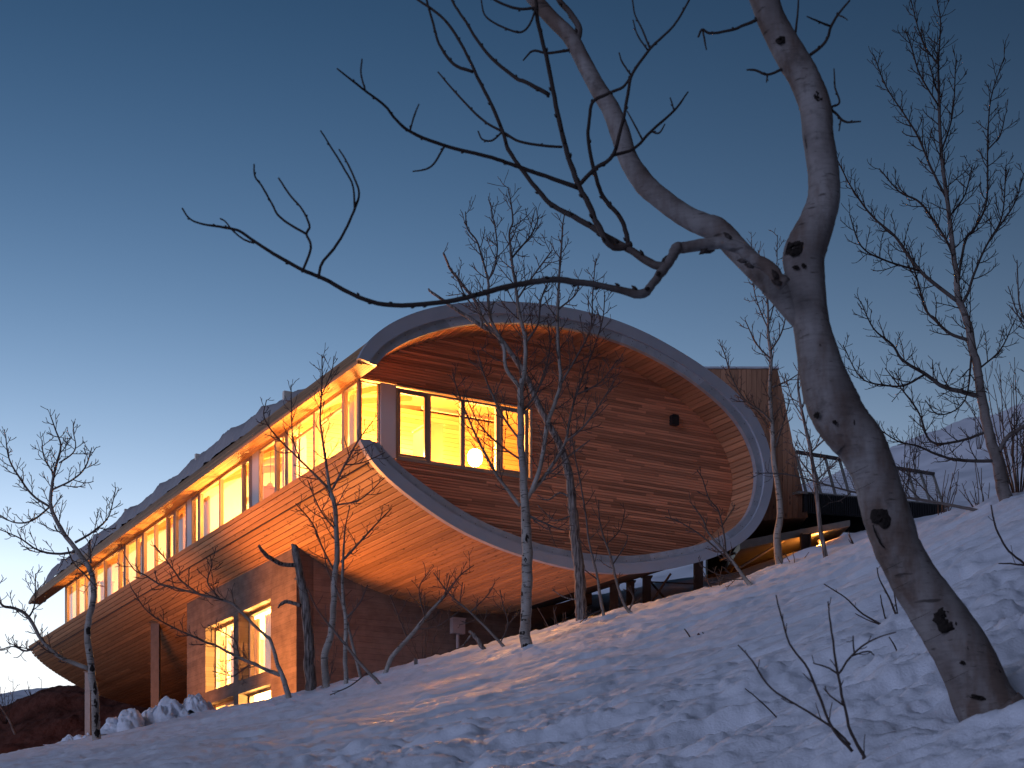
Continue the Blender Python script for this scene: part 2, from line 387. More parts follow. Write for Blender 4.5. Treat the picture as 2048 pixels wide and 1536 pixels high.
rear = [P3(*c) for c in [(1200, 1212, 42), (1240, 1190, 45), (1380, 1172, 46), (1500, 1152, 45), (1650, 1100, 44), (1740, 1070, 45), (1850, 1036, 45), (1905, 1012, 44), (1990, 975, 42), (2200, 900, 40), (2600, 800, 38),
        (1600, 985, 110), (1662, 951, 110), (1781, 905, 115), (1860, 880, 118), (1930, 860, 122), (2048, 835, 128), (2400, 770, 135), (1300, 1120, 110), (900, 1250, 110), (2048, 930, 70), (1400, 1130, 60), (1700, 1010, 70),
        (1150, 1268, 38), (1000, 1305, 40), (700, 1402, 42), (500, 1472, 44), (375, 1492, 48), (800, 1330, 55), (600, 1380, 70), (1300, 1225, 34), (1500, 1172, 34), (1700, 1115, 34), (1900, 1055, 32), (2300, 940, 28)]]
H = tps(rear, .05)
rx, ry = np.meshgrid(np.linspace(0, 1, 240), np.exp(np.linspace(math.log(31), math.log(175), 240)))
RX = (-.16 + rx * .78) * ry; RZ = H(RX, ry) + fbm(RX * .25, ry * .25, 5, 77) * (.25 + .006 * ry)
tag(grid_obj('hillside', RX, ry, RZ, M['farsnow']), kind='structure')

dctl = [P3(*c) for c in [(135, 1371, 67), (175, 1384, 66), (247, 1408, 64), (116, 1404, 64), (64, 1436, 63), (0, 1462, 62), (-120, 1500, 62), (0, 1508, 58), (100, 1480, 59.5), (180, 1452, 61), (240, 1440, 62), (300, 1425, 62), (370, 1440, 62), (-120, 1545, 57), (220, 1495, 58.5), (330, 1465, 59),
        (60, 1428, 72), (0, 1455, 72), (-120, 1492, 72), (200, 1374, 74), (300, 1402, 72), (100, 1530, 54), (250, 1520, 54), (0, 1560, 54)]]
Dh = tps(dctl, .05)
dx, dy = np.meshgrid(np.linspace(0, 1, 170), np.linspace(48, 78, 170))
DX = (-.37 + dx * .21) * dy
DZ = Dh(DX, dy) + fbm(DX * .8, dy * .6, 5, 51) * .28 + np.abs(fbm(DX * 3, dy * 3, 3, 52)) * .10
tag(grid_obj('earth_bank', DX, dy, DZ, M['dirt']), kind='structure')

fh = tps([P3(*c) for c in [(-400, 1420, 110), (-100, 1432, 105), (0, 1410, 110), (60, 1396, 112), (120, 1386, 116), (200, 1372, 120), (420, 1400, 130), (0, 1470, 88), (120, 1425, 92), (-300, 1520, 80), (-800, 1450, 110), (60, 1480, 78), (200, 1450, 80), (400, 1460, 90)]], .1)
fx, fy = np.meshgrid(np.linspace(-75, -18, 150), np.linspace(72, 140, 120))
tag(grid_obj('far_hill', fx, fy, fh(fx, fy) + fbm(fx * .3, fy * .3, 5, 61) * .5 - np.clip(fy - 121, 0, 99) * .25, M['farsnow']), kind='structure')
bx, by = np.meshgrid(np.linspace(-600, 600, 60), np.linspace(-60, 900, 60))
tag(grid_obj('ground', bx, by, -14 + fbm(bx * .01, by * .01, 3, 3) * 10 - np.clip(by - 60, 0, 999) * .02, M['farsnow']), kind='structure')

# ------------------------------------------------------------------ the house
A2 = np.array([-740 - CX, FPX]); A2 /= np.hypot(*A2); B2 = np.array([A2[1], -A2[0]])       # long axis, end-wall axis
P0 = np.array([(717 - CX) / FPX * 33.0, 33.0])
A3 = np.array([*A2, 0.]); B3 = np.array([*B2, 0.]); Z3 = np.array([0., 0, 1])
def hp(a, w, z):
    return np.array([P0[0] + A2[0] * a + B2[0] * w, P0[1] + A2[1] * a + B2[1] * w, z])
LEN, REC = 31.4, .95
# outline of the oval end, (w, z) in metres: outer edge and inner edge of its rim, from the upper lip round to the lower lip
OO = [(0, 11.21), (.09, 11.43), (.34, 11.73), (.67, 12.02), (1.18, 12.33), (1.74, 12.58), (2.42, 12.80), (3.07, 12.95), (3.86, 13.08), (4.66, 13.16), (5.53, 13.18), (6.43, 13.12), (7.35, 12.95), (8.29, 12.67), (8.93, 12.43), (9.58, 12.13), (10.10, 11.78), (10.51, 11.36), (10.78, 10.82), (10.90, 10.24), (10.82, 9.67), (10.57, 9.11), (10.18, 8.65), (9.58, 8.26), (8.93, 7.97), (7.97, 7.68), (7.04, 7.47), (6.43, 7.39), (5.53, 7.36), (4.66, 7.43), (4.16, 7.50), (3.33, 7.65), (2.51, 7.88), (1.98, 8.09), (1.55, 8.30), (1.18, 8.50), (.81, 8.72), (.45, 8.98), (.19, 9.25), (.02, 9.55)]
II = [(.41, 11.16), (.52, 11.34), (.81, 11.58), (1.18, 11.82), (1.74, 12.10), (2.30, 12.32), (2.87, 12.48), (3.85, 12.67), (4.66, 12.75), (5.53, 12.77), (6.43, 12.71), (7.35, 12.54), (8.28, 12.25), (8.93, 11.97), (9.58, 11.60), (10.04, 11.18), (10.34, 10.70), (10.46, 10.22), (10.41, 9.72), (10.22, 9.24), (9.88, 8.86), (9.32, 8.53), (8.61, 8.25), (7.66, 8.00), (7.04, 7.86), (6.43, 7.78), (5.53, 7.75), (4.66, 7.80), (4.16, 7.87), (3.33, 8.05), (2.68, 8.25), (2.24, 8.43), (1.74, 8.68), (1.25, 8.94), (.81, 9.22), (.60, 9.40), (.45, 9.54)]
def resample(P, n):
    c = catmull(P, 8); s = np.r_[0, np.cumsum(np.hypot(*np.diff(c, axis=0).T))]
    t = np.linspace(0, s[-1], n); return np.stack([np.interp(t, s, c[:, 0]), np.interp(t, s, c[:, 1])], 1), s[-1]
NP_ = 241
oo, LO = resample(OO, NP_); ii, LI = resample(II, NP_)
def smooth_prof(p):
    q = p.copy()
    for _ in range(6): q[1:-1] = .25 * q[:-2] + .5 * q[1:-1] + .25 * q[2:]
    return q
oo = smooth_prof(oo); ii = smooth_prof(ii)
def normals(p):
    t = np.gradient(p, axis=0); t /= np.linalg.norm(t, axis=1)[:, None]; return np.stack([-t[:, 1], t[:, 0]], 1)    # away from the middle of the oval
no, ni = normals(oo), normals(ii)
def prof(p, n, L, s, off=0.0):
    x = s / L * (len(p) - 1)
    g = lambda arr: np.array([np.interp(x, np.arange(len(p)), arr[:, 0]), np.interp(x, np.arange(len(p)), arr[:, 1])])
    return g(p) + off * g(n)

house = tag(empty('house', tuple(hp(6.1, 5, 5.0))), 'long timber house shaped as a floating oval tube with lit window band', 'house')
HL = Vector(hp(6.1, 5, 5.0)); 
def child(o, parent):
    o.parent = parent; o.matrix_parent_inverse = parent_inv(parent); return o
def parent_inv(p):
    from mathutils import Matrix
    m = Matrix.Translation(p.location); q = p.parent
    while q: m = Matrix.Translation(q.location) @ m; q = q.parent
    return m.inverted()
# all meshes of the house carry world coordinates; the empty sits at its foot
def part(o, parent=house):
    o.parent = parent
    if parent is house:
        from mathutils import Matrix
        o.matrix_parent_inverse = Matrix.Translation(-HL)
    return o

def sweep(name, p, a0, a1, mat, parent, flip=False, i0=0, i1=None):
    q = p[i0:i1]; n = len(q)
    v = [hp(a0, *x) for x in q] + [hp(a1, *x) for x in q]
    f = [(i, i + 1, n + i + 1, n + i) for i in range(n - 1)]
    if flip: f = [x[::-1] for x in f]
    return part(mesh_obj(name, v, f, mat, smooth=True), parent)

ib = int(np.argmin(np.abs(oo[:, 0] - 10.9) + (oo[:, 1] > 10.4) * 5))       # index of the far right of the outline
sub = oo - no * .035
roof = sweep('roof', sub, .02, LEN, M['fascia'], house, i1=150)
belly = sweep('belly', sub, .02, LEN, M['under'], house, i0=130)

def profile_planks(parent, p, n, L, s0, s1, width, a0, a1, mat, cuts, out=0.0, depth=.03, inward=False, name='plank', gap=.0125):
    k = max(1, round((s1 - s0) / width)); sg = -1 if inward else 1
    for i in range(k):
        sa, sb = s0 + (s1 - s0) * i / k, s0 + (s1 - s0) * (i + 1) / k
        ed = [a0] + sorted(a0 + (a1 - a0) * min(.97, max(.03, (j + 1 + random.uniform(-.45, .45)) / (cuts + 1))) for j in range(cuts)) + [a1]
        for e0, e1 in zip(ed[:-1], ed[1:]):
            jit = random.uniform(-.002, .002)
            cs = [prof(p, n, L, sa + gap, -depth * sg + out), prof(p, n, L, sa + gap * 1.3, out - .004 * sg), prof(p, n, L, sa + gap * 2.2, out + jit), prof(p, n, L, sb - gap * 1.2, out + jit), prof(p, n, L, sb, out - .005 * sg), prof(p, n, L, sb, -depth * sg + out)]
            mb = MB(); uvx = [(sa if q < 3 else sb) for q in range(6)]
            mb.prism([hp(e0 + .002, *c) for c in cs], [hp(e1 - .002, *c) for c in cs], 0, [(e0, x) for x in uvx], [(e1, x) for x in uvx])
            part(mb.build(name, mat, uv=True), parent)
# belly boards: lower lip and round the underside (arc length measured from the upper lip)
LB = LO
profile_planks(belly, oo, no, LO, LO - 7.6, LO - .52, .142, .06, LEN, M['clad'], 4)
profile_planks(belly, oo, no, LO, LO - .50, LO - .0, .125, .06, LEN + .05, M['clad'], 5, out=.012)      # upstand band along the lip
profile_planks(roof, oo, no, LO, 0.0, 1.55, .13, .06, LEN, M['clad'], 3)

# drip groove below the lip
c0, c1 = prof(oo, no, LO, LO - .51, .022), prof(oo, no, LO, LO - .51, -.02)
mb = MB(); mb.box(hp(.05, *c1), A3 * (LEN - .05), (hp(0, *c0) - hp(0, *c1)), np.array([0, 0, .012])); part(mb.build('drip_edge', M['steel']))

# lip ledge and soffit
mb = MB(); mb.box(hp(.03, .03, 9.535), A3 * (LEN - .1), B3 * .40, Z3 * .012); part(mb.build('sill_ledge', M['zinc']))
mb = MB(); mb.box(hp(.03, .0, 11.19), A3 * (LEN - .06), B3 * .42, Z3 * .03); soff = part(mb.build('soffit', M['clad']))
for k, (w0, w1) in enumerate([(.0, .09), (.12, .185), (.19, .255), (.26, .325), (.33, .395), (.40, .44)]):
    ed = [.05] + [LEN * (j + random.uniform(.6, 1.4)) / 4 for j in range(3)] + [LEN - .05]
    for e0, e1 in zip(ed[:-1], ed[1:]):
        mb = MB(); zt, zb = 11.188, 11.165 - (.02 if k == 0 else 0)
        q = [(w0, zt), (w1, zt), (w1, zb), (w0, zb)]
        mb.prism([hp(e0, *c) for c in q], [hp(e1 - .003, *c) for c in q], 0, [(e0, c[0]) for c in q], [(e1, c[0]) for c in q])
        part(mb.build('plank', M['clad'], uv=True), soff)

# inner skin of the tube behind the end wall and the lining boards of the reveal
mid = .5 * (oo + ii)
lining = sweep('reveal_lining', ii + ni * .03, .08, REC + .1, M['lining'], house, flip=True)
profile_planks(lining, ii, ni, LI, .12, 19.0, .135, .1, REC + .02, M['lining'], 0, inward=True, depth=.028)
ceil_ = sweep('ceiling_skin', ii + ni * .02, REC + .1, LEN - .05, M['inner'], house, flip=True, i1=112)
floor_i = sweep('floor_skin', ii + ni * .02, REC + .1, LEN - .05, M['inner'], house, flip=True, i0=112)

# rim: outer fascia (proud) and bolted inner band
def band(parent, name, pa, pb, i0, i1, a0, a1, mat, gap=0.0):
    n = i1 - i0 + 1; v = []; f = []
    for a in (a0, a1):
        for p in (pa, pb): v += [hp(a, *x) for x in p[i0:i1 + 1]]
    for j in range(n - 1):
        f += [(j, j + 1, n + j + 1, n + j), (2 * n + j, 3 * n + j, 3 * n + j + 1, 2 * n + j + 1), (j, 2 * n + j, 2 * n + j + 1, j + 1), (n + j, n + j + 1, 3 * n + j + 1, 3 * n + j)]
    f += [(0, n, 3 * n, 2 * n), (n - 1, 3 * n - 1, 4 * n - 1, 2 * n - 1)]
    return part(mesh_obj(name, v, f, mat), parent)
rim = part(empty('rim', (0, 0, 0)), house)
rim.matrix_parent_inverse.identity(); rim.location = tuple(-HL)
def rpart(o):
    return o
outer_edge = oo + no * .03
for a_, b_ in zip([0, 38, 80, 122, 160, 200], [38, 80, 122, 160, 200, 240]):
    band(rim, 'fascia_plate', outer_edge, mid - no * .02, a_, b_, -.08, .06, M['fascia'])
cuts = [0, 22, 44, 68, 92, 118, 140, 164, 188, 214, 240]
for a_, b_ in zip(cuts[:-1], cuts[1:]):
    o = band(rim, 'steel_plate', mid - no * .005, ii, a_, b_ , -.02 + random.uniform(-.004, .004), .1, M['zinc'])
mb = MB()
for j in range(3, 238, 4):
    c = .62 * mid[j] + .38 * ii[j]; p = hp(-.02, *c); mb.bar(p - A3 * .006, p + A3 * .02, .011, 6)
    if (j // 4) % 2: c = .25 * mid[j] + .75 * ii[j]; p = hp(-.02, *c); mb.bar(p - A3 * .005, p + A3 * .02, .009, 6)
tag(part(mb.build('bolts', M['steel']), rim), kind='stuff')

# end wall siding
HEAD, SILL, WGL, WR = 11.13, 9.565, .47, 4.74
half = NP_ // 2
def wrange(z):
    inn = ii + ni * .0
    xs = []
    for j in range(NP_ - 1):
        z0, z1 = inn[j, 1], inn[j + 1, 1]
        if (z0 - z) * (z1 - z) <= 0 and z0 != z1: xs.append(inn[j, 0] + (z - z0) / (z1 - z0) * (inn[j + 1, 0] - inn[j, 0]))
    return (min(xs) if len(xs) > 1 else WGL + .02, max(xs)) if xs else None
mb = MB(); zz = 7.80; rowh = .0635
def wall_rows(mb, z0, z1, a, th, openings):
    z = z0
    while z < z1:
        r = wrange(z + rowh / 2)
        if r:
            lo, hi = r[0] + .005, r[1] - .005
            if SILL < z + rowh / 2 < HEAD and len(openings): lo = max(lo, WGL) if r[0] < .3 else lo
            segs = [(lo, hi)]
            for (o0, o1, oz0, oz1) in openings:
                if oz0 < z + rowh / 2 < oz1:
                    segs = [s for g in segs for s in ((g[0], min(g[1], o0)), (max(g[0], o1), g[1])) if s[1] - s[0] > .03]
            for s0, s1 in segs:
                x = s0
                while x < s1 - .02:
                    e = min(s1, x + random.uniform(.9, 3.4)); 
                    if s1 - e < .3: e = s1
                    j = random.uniform(-.003, .003); t = random.random()
                    q = [(z + .006, 0), (z + .012, th + j), (z + rowh - .004, th + j - .004), (z + rowh, 0)]
                    mb.prism([hp(a - d, x, c) for c, d in q], [hp(a - d, e - .002, c) for c, d in q], t, [(x, c) for c, d in q], [(e, c) for c, d in q])
                    x = e
        z += rowh
wall_rows(mb, 7.76, 12.76, REC, .022, [(.2, WR, SILL - .03, HEAD + .03)])
back_v = [hp(REC + .012, *(ii[j])) for j in range(NP_)]
def wall_sheet(name, a, a1, mat, z_lo, z_hi, w_lo, w_hi, parent=house):
    m = MB(); m.box(hp(a, w_lo, z_lo), B3 * (w_hi - w_lo), Z3 * (z_hi - z_lo), A3 * (a1 - a)); return part(m.build(name, mat), parent)
# the solid wall behind the boards, left open at the windows
endw = part(empty('end_wall', tuple(-HL)), house); endw.matrix_parent_inverse.identity()
m = MB(); dz = .03; z = 7.70
while z < 12.86:
    r = wrange(min(12.72, max(7.78, z + dz / 2)))
    if r:
        lo, hi = r
        lo, hi = lo - .18, hi + .18
        if SILL - .04 < z + dz / 2 < HEAD + .04: lo = WR + .02
        m.box(hp(REC + .024, lo, z), B3 * (hi - lo), Z3 * (dz + .001), A3 * .10)
    z += dz
part(m.build('backing', M['siding']), endw)
tag(part(mb.build('siding', M['siding'], uv=True), endw), kind='stuff')

# ---- windows
def window(name, O, U, Nn, u0, u1, z0, z1, fw=.05, fd=.09, mat='frame', sash=False, parent=house):
    """frame of four bars on plane O + u*U, facing Nn, with its pane as a part of it"""
    m = MB(); O = np.asarray(O, float)
    def bar(ua, ub, za, zb, d0, d1): m.box(O + U * ua + Z3 * za - Nn * (-d0), U * (ub - ua), Z3 * (zb - za), Nn * (d1 - d0))
    bar(u0, u1, z0, z0 + fw, -fd / 2, fd / 2); bar(u0, u1, z1 - fw, z1, -fd / 2, fd / 2)
    bar(u0, u0 + fw, z0 + fw, z1 - fw, -fd / 2, fd / 2); bar(u1 - fw, u1, z0 + fw, z1 - fw, -fd / 2, fd / 2)
    fr = part(m.build('window', M[mat]), parent)
    g = fw
    if sash:
        m = MB(); s = fw + .006; t = .055
        bar(u0 + s, u1 - s, z0 + s, z0 + s + t, 0, fd / 2 + .02); bar(u0 + s, u1 - s, z1 - s - t, z1 - s, 0, fd / 2 + .02)
        bar(u0 + s, u0 + s + t, z0 + s + t, z1 - s - t, 0, fd / 2 + .02); bar(u1 - s - t, u1 - s, z0 + s + t, z1 - s - t, 0, fd / 2 + .02)
        part(m.build('sash', M['darkframe']), fr); g = s + t
    m = MB(); bar(u0 + g - .004, u1 - g + .004, z0 + g - .004, z1 - g + .004, 0, .008); part(m.build('pane', M['glass']), fr)
    return fr
OE = hp(REC + .05, 0, 0); NE = -A3
window('w', OE, B3, NE, WGL - .02, .92, SILL, HEAD, .03)
m = MB(); m.box(hp(REC - .03, .93, SILL - .02), B3 * .36, Z3 * (HEAD - SILL + .04), A3 * .12); part(m.build('infill_panel', M['panel']))
window('w', OE, B3, NE, 1.30, 2.11, SILL, HEAD - .02, .05, sash=True)
window('w', OE, B3, NE, 2.115, 2.96, SILL, HEAD - .02, .05)
window('w', OE, B3, NE, 2.965, 3.86, SILL, HEAD - .02, .05)
window('w', OE, B3, NE, 3.865, 4.66, SILL, HEAD - .02, .05, sash=True)
m = MB()
m.box(hp(REC - .06, 1.30, SILL - .045), B3 * 3.40, Z3 * .028, A3 * .12); m.box(hp(REC - .045, 4.68, SILL - .04), B3 * .05, Z3 * (HEAD - SILL + .08), A3 * .15)
m.box(hp(REC - .05, 1.30, HEAD + .004), B3 * 3.40, Z3 * .026, A3 * .13)
part(m.build('window_surround', M['frame']))
# long side: mullion positions (metres from the near end) and what fills each bay
MU = [1.0, 1.82, 3.50, 5.18, 5.98, 7.17, 7.70, 8.37, 10.15, 11.84, 12.57, 13.05, 14.10, 14.90, 16.11, 17.30, 18.07, 19.34, 20.10, 21.88, 23.17, 24.41, 25.60, 27.05]
SOLID = {5, 10}; SASH = {6, 9, 12, 15, 17, 3}
OS = hp(0, WGL, 0); NS = -B3
for i in range(len(MU) - 1):
    a0, a1 = MU[i] + .004, MU[i + 1] - .004
    if i in SOLID:
        m = MB(); m.box(hp(a0, WGL - .03, SILL - .03), A3 * (a1 - a0), Z3 * (HEAD - SILL + .06), B3 * .12); part(m.build('infill_panel', M['panel']))
    else: window('w', OS, A3, NS, a0, a1, SILL - .02, HEAD + .02, .055, .1, sash=i in SASH)
m = MB(); m.box(hp(.96, WGL - .05, SILL - .03), A3 * .045, Z3 * (HEAD - SILL + .08), B3 * .05); part(m.build('corner_post', M['frame']))
m = MB(); m.box(hp(27.05, WGL - .05, SILL - .03), A3 * .25, Z3 * (HEAD - SILL + .08), B3 * .18); part(m.build('corner_post', M['clad']))
# far gable wall round the terrace, open below the roof
m = MB(); m.box(hp(27.1, .9, SILL - .5), B3 * 9, Z3 * 2.9, A3 * .1); part(m.build('gable_wall', M['clad']))

# ---- rooms behind the glass
fl = MB(); fl.box(hp(REC + .12, .5, 9.20), A3 * 26, B3 * 9.6, Z3 * .06); part(fl.build('room_floor', M['inner']))
m = MB()
def slat_wall(m, a, w0, w1, z0, z1, nrm):
    z = z0
    while z < z1:
        m.box(hp(a, w0, z + .008), B3 * (w1 - w0), Z3 * .105, A3 * nrm, random.random()); z += .115
slat_wall(m, 6.6, 1.3, 9.8, 9.27, 12.6, .03)
part(m.build('room_wall', M['inner']))
m = MB(); m.box(hp(6.64, .9, 9.27), B3 * 8.9, Z3 * 3.3, A3 * .12); m.box(hp(7.2, 4.6, 9.27), A3 * 19.8, Z3 * 3.3, B3 * .1)
for a_ in (12.8, 20.1, 27.0): m.box(hp(a_, .62, 9.27), B3 * 4.0, Z3 * 3.2, A3 * .1)
part(m.build('partition_wall', M['plaster']))
m = MB()
for a_, w_ in ((1.95, .75), (5.3, .8), (5.75, 1.0)): m.box(hp(a_, w_, 9.27), A3 * .28, B3 * .14, Z3 * 1.9)
part(m.build('interior_column', M['plaster']))
def curtain(a0, a1, w, z0, z1, parent=house):
    n = int((a1 - a0) / .025) + 2; v = []; f = []
    for j in range(n):
        a = a0 + (a1 - a0) * j / (n - 1); ww = w + .035 * math.sin(a * 38) + .015 * math.sin(a * 91)
        v += [hp(a, ww, z0), hp(a, ww, z1)]
    f = [(2 * j, 2 * j + 2, 2 * j + 3, 2 * j + 1) for j in range(n - 1)]
    o = part(mesh_obj('curtain', v, f, M['curtain'], smooth=True), parent); return o
for a0, a1 in ((5.25, 5.9), (7.75, 8.3), (11.95, 12.5), (12.1, 12.55), (14.2, 14.85), (18.2, 18.9), (22.2, 22.9), (24.5, 25.1)): curtain(a0, a1, .72, 9.4, 11.1)
m = MB(); m.box(hp(2.0, .62, 10.92), A3 * 4.2, B3 * .05, Z3 * .06); m.box(hp(3.3, 3.1, 11.55), B3 * 2.2, A3 * .06, Z3 * .08); part(m.build('track_rail', M['frame']))

for a_ in np.arange(1.75, 26.8, 1.22):
    if abs(a_ - 6.65) < .2: continue
    m = MB(); pts_ = [(.62, 11.40), (1.18, 11.74), (1.74, 12.02), (2.30, 12.24), (3.85, 12.58)]
    for (w0, z0), (w1, z1) in zip(pts_[:-1], pts_[1:]):
        m.prism([hp(a_, w0, z0), hp(a_ + .09, w0, z0), hp(a_ + .09, w0, z0 - .15), hp(a_, w0, z0 - .15)], [hp(a_, w1, z1), hp(a_ + .09, w1, z1), hp(a_ + .09, w1, z1 - .15), hp(a_, w1, z1 - .15)])
    part(m.build('ceiling_beam', M['clad']))
for a_, w_, z_ in ((4.3, 1.6, 10.75), (9.2, 1.5, 10.7), (10.9, 1.5, 10.7), (16.6, 1.4, 10.75), (22.9, 1.4, 10.75)):
    tv, tf = tube([hp(a_, w_, z_), hp(a_, w_, z_ + .10), hp(a_, w_, z_ + .22), hp(a_, w_, z_ + .24)], [.17, .15, .06, .01], 14); m = mesh_obj('pendant_shade', tv, tf, M['frame'], smooth=True); part(m)
    tv, tf = tube([hp(a_, w_, z_ + .23), hp(a_, w_, z_ + 1.15)], [.008, .008], 5); part(mesh_obj('pendant_cord', tv, tf, M['black']))
m = MB()
for a_, w_, l_, h_ in ((2.5, 2.9, .9, 1.7), (8.6, 1.05, .5, 1.35), (14.4, .95, .45, 1.5), (20.6, .95, .9, 1.4), (24.0, .95, .4, 1.55)):
    m.box(hp(a_, w_, 9.27), A3 * l_, B3 * .35, Z3 * h_); m.box(hp(a_ - .03, w_ - .03, 9.27 + h_), A3 * (l_ + .06), B3 * .41, Z3 * .04)
part(m.build('cupboard', M['clad']))

def area(name, loc, size, power, aim=(0, 0, -1), col=WARM, parent=None):
    d = bpy.data.lights.new(name, 'AREA'); d.energy = power; d.size = size; d.color = col
    o = bpy.data.objects.new(name, d); COL.objects.link(o); o.location = tuple(loc)
    o.rotation_euler = Vector(aim).to_track_quat('-Z', 'Y').to_euler(); return o
def point(name, loc, r, power, col=WARM):
    d = bpy.data.lights.new(name, 'POINT'); d.energy = power; d.shadow_soft_size = r; d.color = col
    o = bpy.data.objects.new(name, d); COL.objects.link(o); o.location = tuple(loc); return o
KI = 5.4
for a_, w_, p_ in ((3.0, 1.5, 270), (4.6, 3.4, 600), (9.6, 1.8, 320), (11.4, 1.8, 220), (15.4, 1.9, 160), (18.2, 1.9, 150), (22.0, 1.9, 170), (25.2, 1.9, 110)):
    area('room_uplight', hp(a_, w_, 9.55), .8, p_ * KI * .5, (0, 0, 1))                  # floor standing uplights: the rooms glow by bounced light
    area('room_light', hp(a_, w_ + (.5 if a_ < 5 else 1.2), 12.0), .7, p_ * KI * (.75 if a_ < 5 else .3))
# low lamp close behind the end window, and its shade
LB_ = hp(1.62, 3.62, 9.26); lamp = tag(empty('table_lamp', tuple(LB_)), 'glowing lamp low behind the third end window', 'lamp')
tv, tf = tube([(0, 0, .60), (0, 0, .66), (0, 0, .75), (0, 0, .84), (0, 0, .93), (0, 0, .97)], [.08, .14, .17, .17, .13, .07], 24); mesh_obj('lamp_shade', tv, tf, M['lamp'], lamp, True)
tv, tf = tube([(0, 0, 0), (0, 0, .02), (0, 0, .03), (0, 0, .62)], [.12, .12, .02, .02], 10); mesh_obj('lamp_stand', tv, tf, M['black'], lamp, True)
point('lamp_and_fill_light', hp(1.62, 3.62, 10.35), .12, 40 * KI)
point('lamp_and_fill_light', hp(1.25, 3.2, 9.80), .08, 36 * KI); point('lamp_and_fill_light', hp(1.25, 1.8, 9.80), .08, 30 * KI)  # added points with no lamp of their own, throwing light onto the reveal lining
point('lamp_and_fill_light', hp(5.2, 3.2, 9.9), .12, 60 * KI)  # added point with no lamp, for the glow on the back wall

# ---- concrete lower storey
CW, CA0, CA1, CWE = 1.012, 6.10, 14.84, 9.6
conc = part(empty('lower_storey', tuple(-HL)), house); conc.matrix_parent_inverse.identity()
def wall_quads(rects, O, U, Nn, th, mat, parent, name):
    v = []; f = []; uv = []
    for (u0, u1, z0, z1) in rects:
        n = len(v)
        for d in (0, -th):
            for u, z in ((u0, z0), (u1, z0), (u1, z1), (u0, z1)):
                v.append(O + U * u + Z3 * z + Nn * d); uv.append((u, z))
        f += [(n, n + 1, n + 2, n + 3), (n + 7, n + 6, n + 5, n + 4), (n, n + 4, n + 5, n + 1), (n + 1, n + 5, n + 6, n + 2), (n + 2, n + 6, n + 7, n + 3), (n + 3, n + 7, n + 4, n)]
    return part(mesh_obj(name, v, f, mat, uv=uv), parent)
OC = hp(0, CW, 0)
ws = [(7.88, 10.33), (10.74, 13.13)]; zs = [(5.78, 7.61), (3.2, 5.42)]
rects = [(CA0, 7.88, 2, 9.0), (10.33, 10.74, 2, 9.0), (13.13, CA1, 2, 9.0)]
for u0, u1 in ws: rects += [(u0, u1, 7.61, 9.0), (u0, u1, 5.42, 5.78), (u0, u1, 2, 3.2)]
wall_quads(rects, OC, A3, -B3, .45, M['concrete'], conc, 'window_wall')
lowp = oo[130:][np.argsort(oo[130:, 0])]
wq = np.linspace(CW + .003, CWE, 40); zq = np.interp(wq, lowp[:, 0], lowp[:, 1]) + .02
v = []; uv = []
for d in (0, .35):
    for x, zt_ in zip(wq, zq): v += [hp(CA0 + d, x, 2), hp(CA0 + d, x, zt_)]; uv += [(x, 2), (x, zt_)]
f = [(2 * j, 2 * j + 2, 2 * j + 3, 2 * j + 1) for j in range(39)] + [(80 + 2 * j + 1, 80 + 2 * j + 3, 80 + 2 * j + 2, 80 + 2 * j) for j in range(39)] + [(0, 1, 81, 80), (78, 158, 159, 79)]
part(mesh_obj('end_wall', v, f, M['concrete'], uv=uv), conc)
wall_quads([(CW + .46, CWE, 2, 7.9)], hp(CA1, 0, 0), B3, A3, .3, M['concrete'], conc, 'rear_wall')
wall_quads([(CA0 + .36, CA1 - .31, 2, 7.8)], hp(0, 5.6, 0), A3, -B3, .2, M['plaster'], conc, 'room_wall')
m = MB(); m.box(hp(CA0 + .36, CW + .46, 5.42), A3 * (CA1 - CA0 - .67), B3 * 4.1, Z3 * .2); part(m.build('room_floor', M['inner']), conc)
for (u0, u1) in ws:
    for k, (z0, z1) in enumerate(zs):
        us = u0 + .62 * (u1 - u0) if u0 > 9 else u0 + .2 * (u1 - u0)
        Ow = hp(0, CW + .36, 0)
        window('w', Ow, A3, -B3, u0 + .003, us - .003, z0 + .003, z1 - .003, .06, .12, sash=(u0 < 9) or k == 1, parent=conc)
        window('w', Ow, A3, -B3, us, u1 - .003, z0 + .003, z1 - .003, .06, .12, sash=False, parent=conc)
for a0, a1 in ((8.0, 8.5), (9.7, 10.3), (10.8, 11.3), (12.6, 13.1)): curtain(a0, a1, CW + .75, 5.7, 7.6, conc)
m = MB(); m.box(hp(CA0 + .36, CW + .46, 7.66), A3 * (CA1 - CA0 - .67), B3 * 4.1, Z3 * .05); part(m.build('room_ceiling', M['plaster']), conc)
for a_, z_, p_ in ((9.1, 6.6, 900), (11.9, 6.6, 900), (9.1, 5.0, 260), (11.9, 5.0, 260)):
    point('room_light', hp(a_, CW + (2.3 if z_ > 5.5 else 1.3), z_), .2, p_ * 8.0, col=(1, .5, .13))

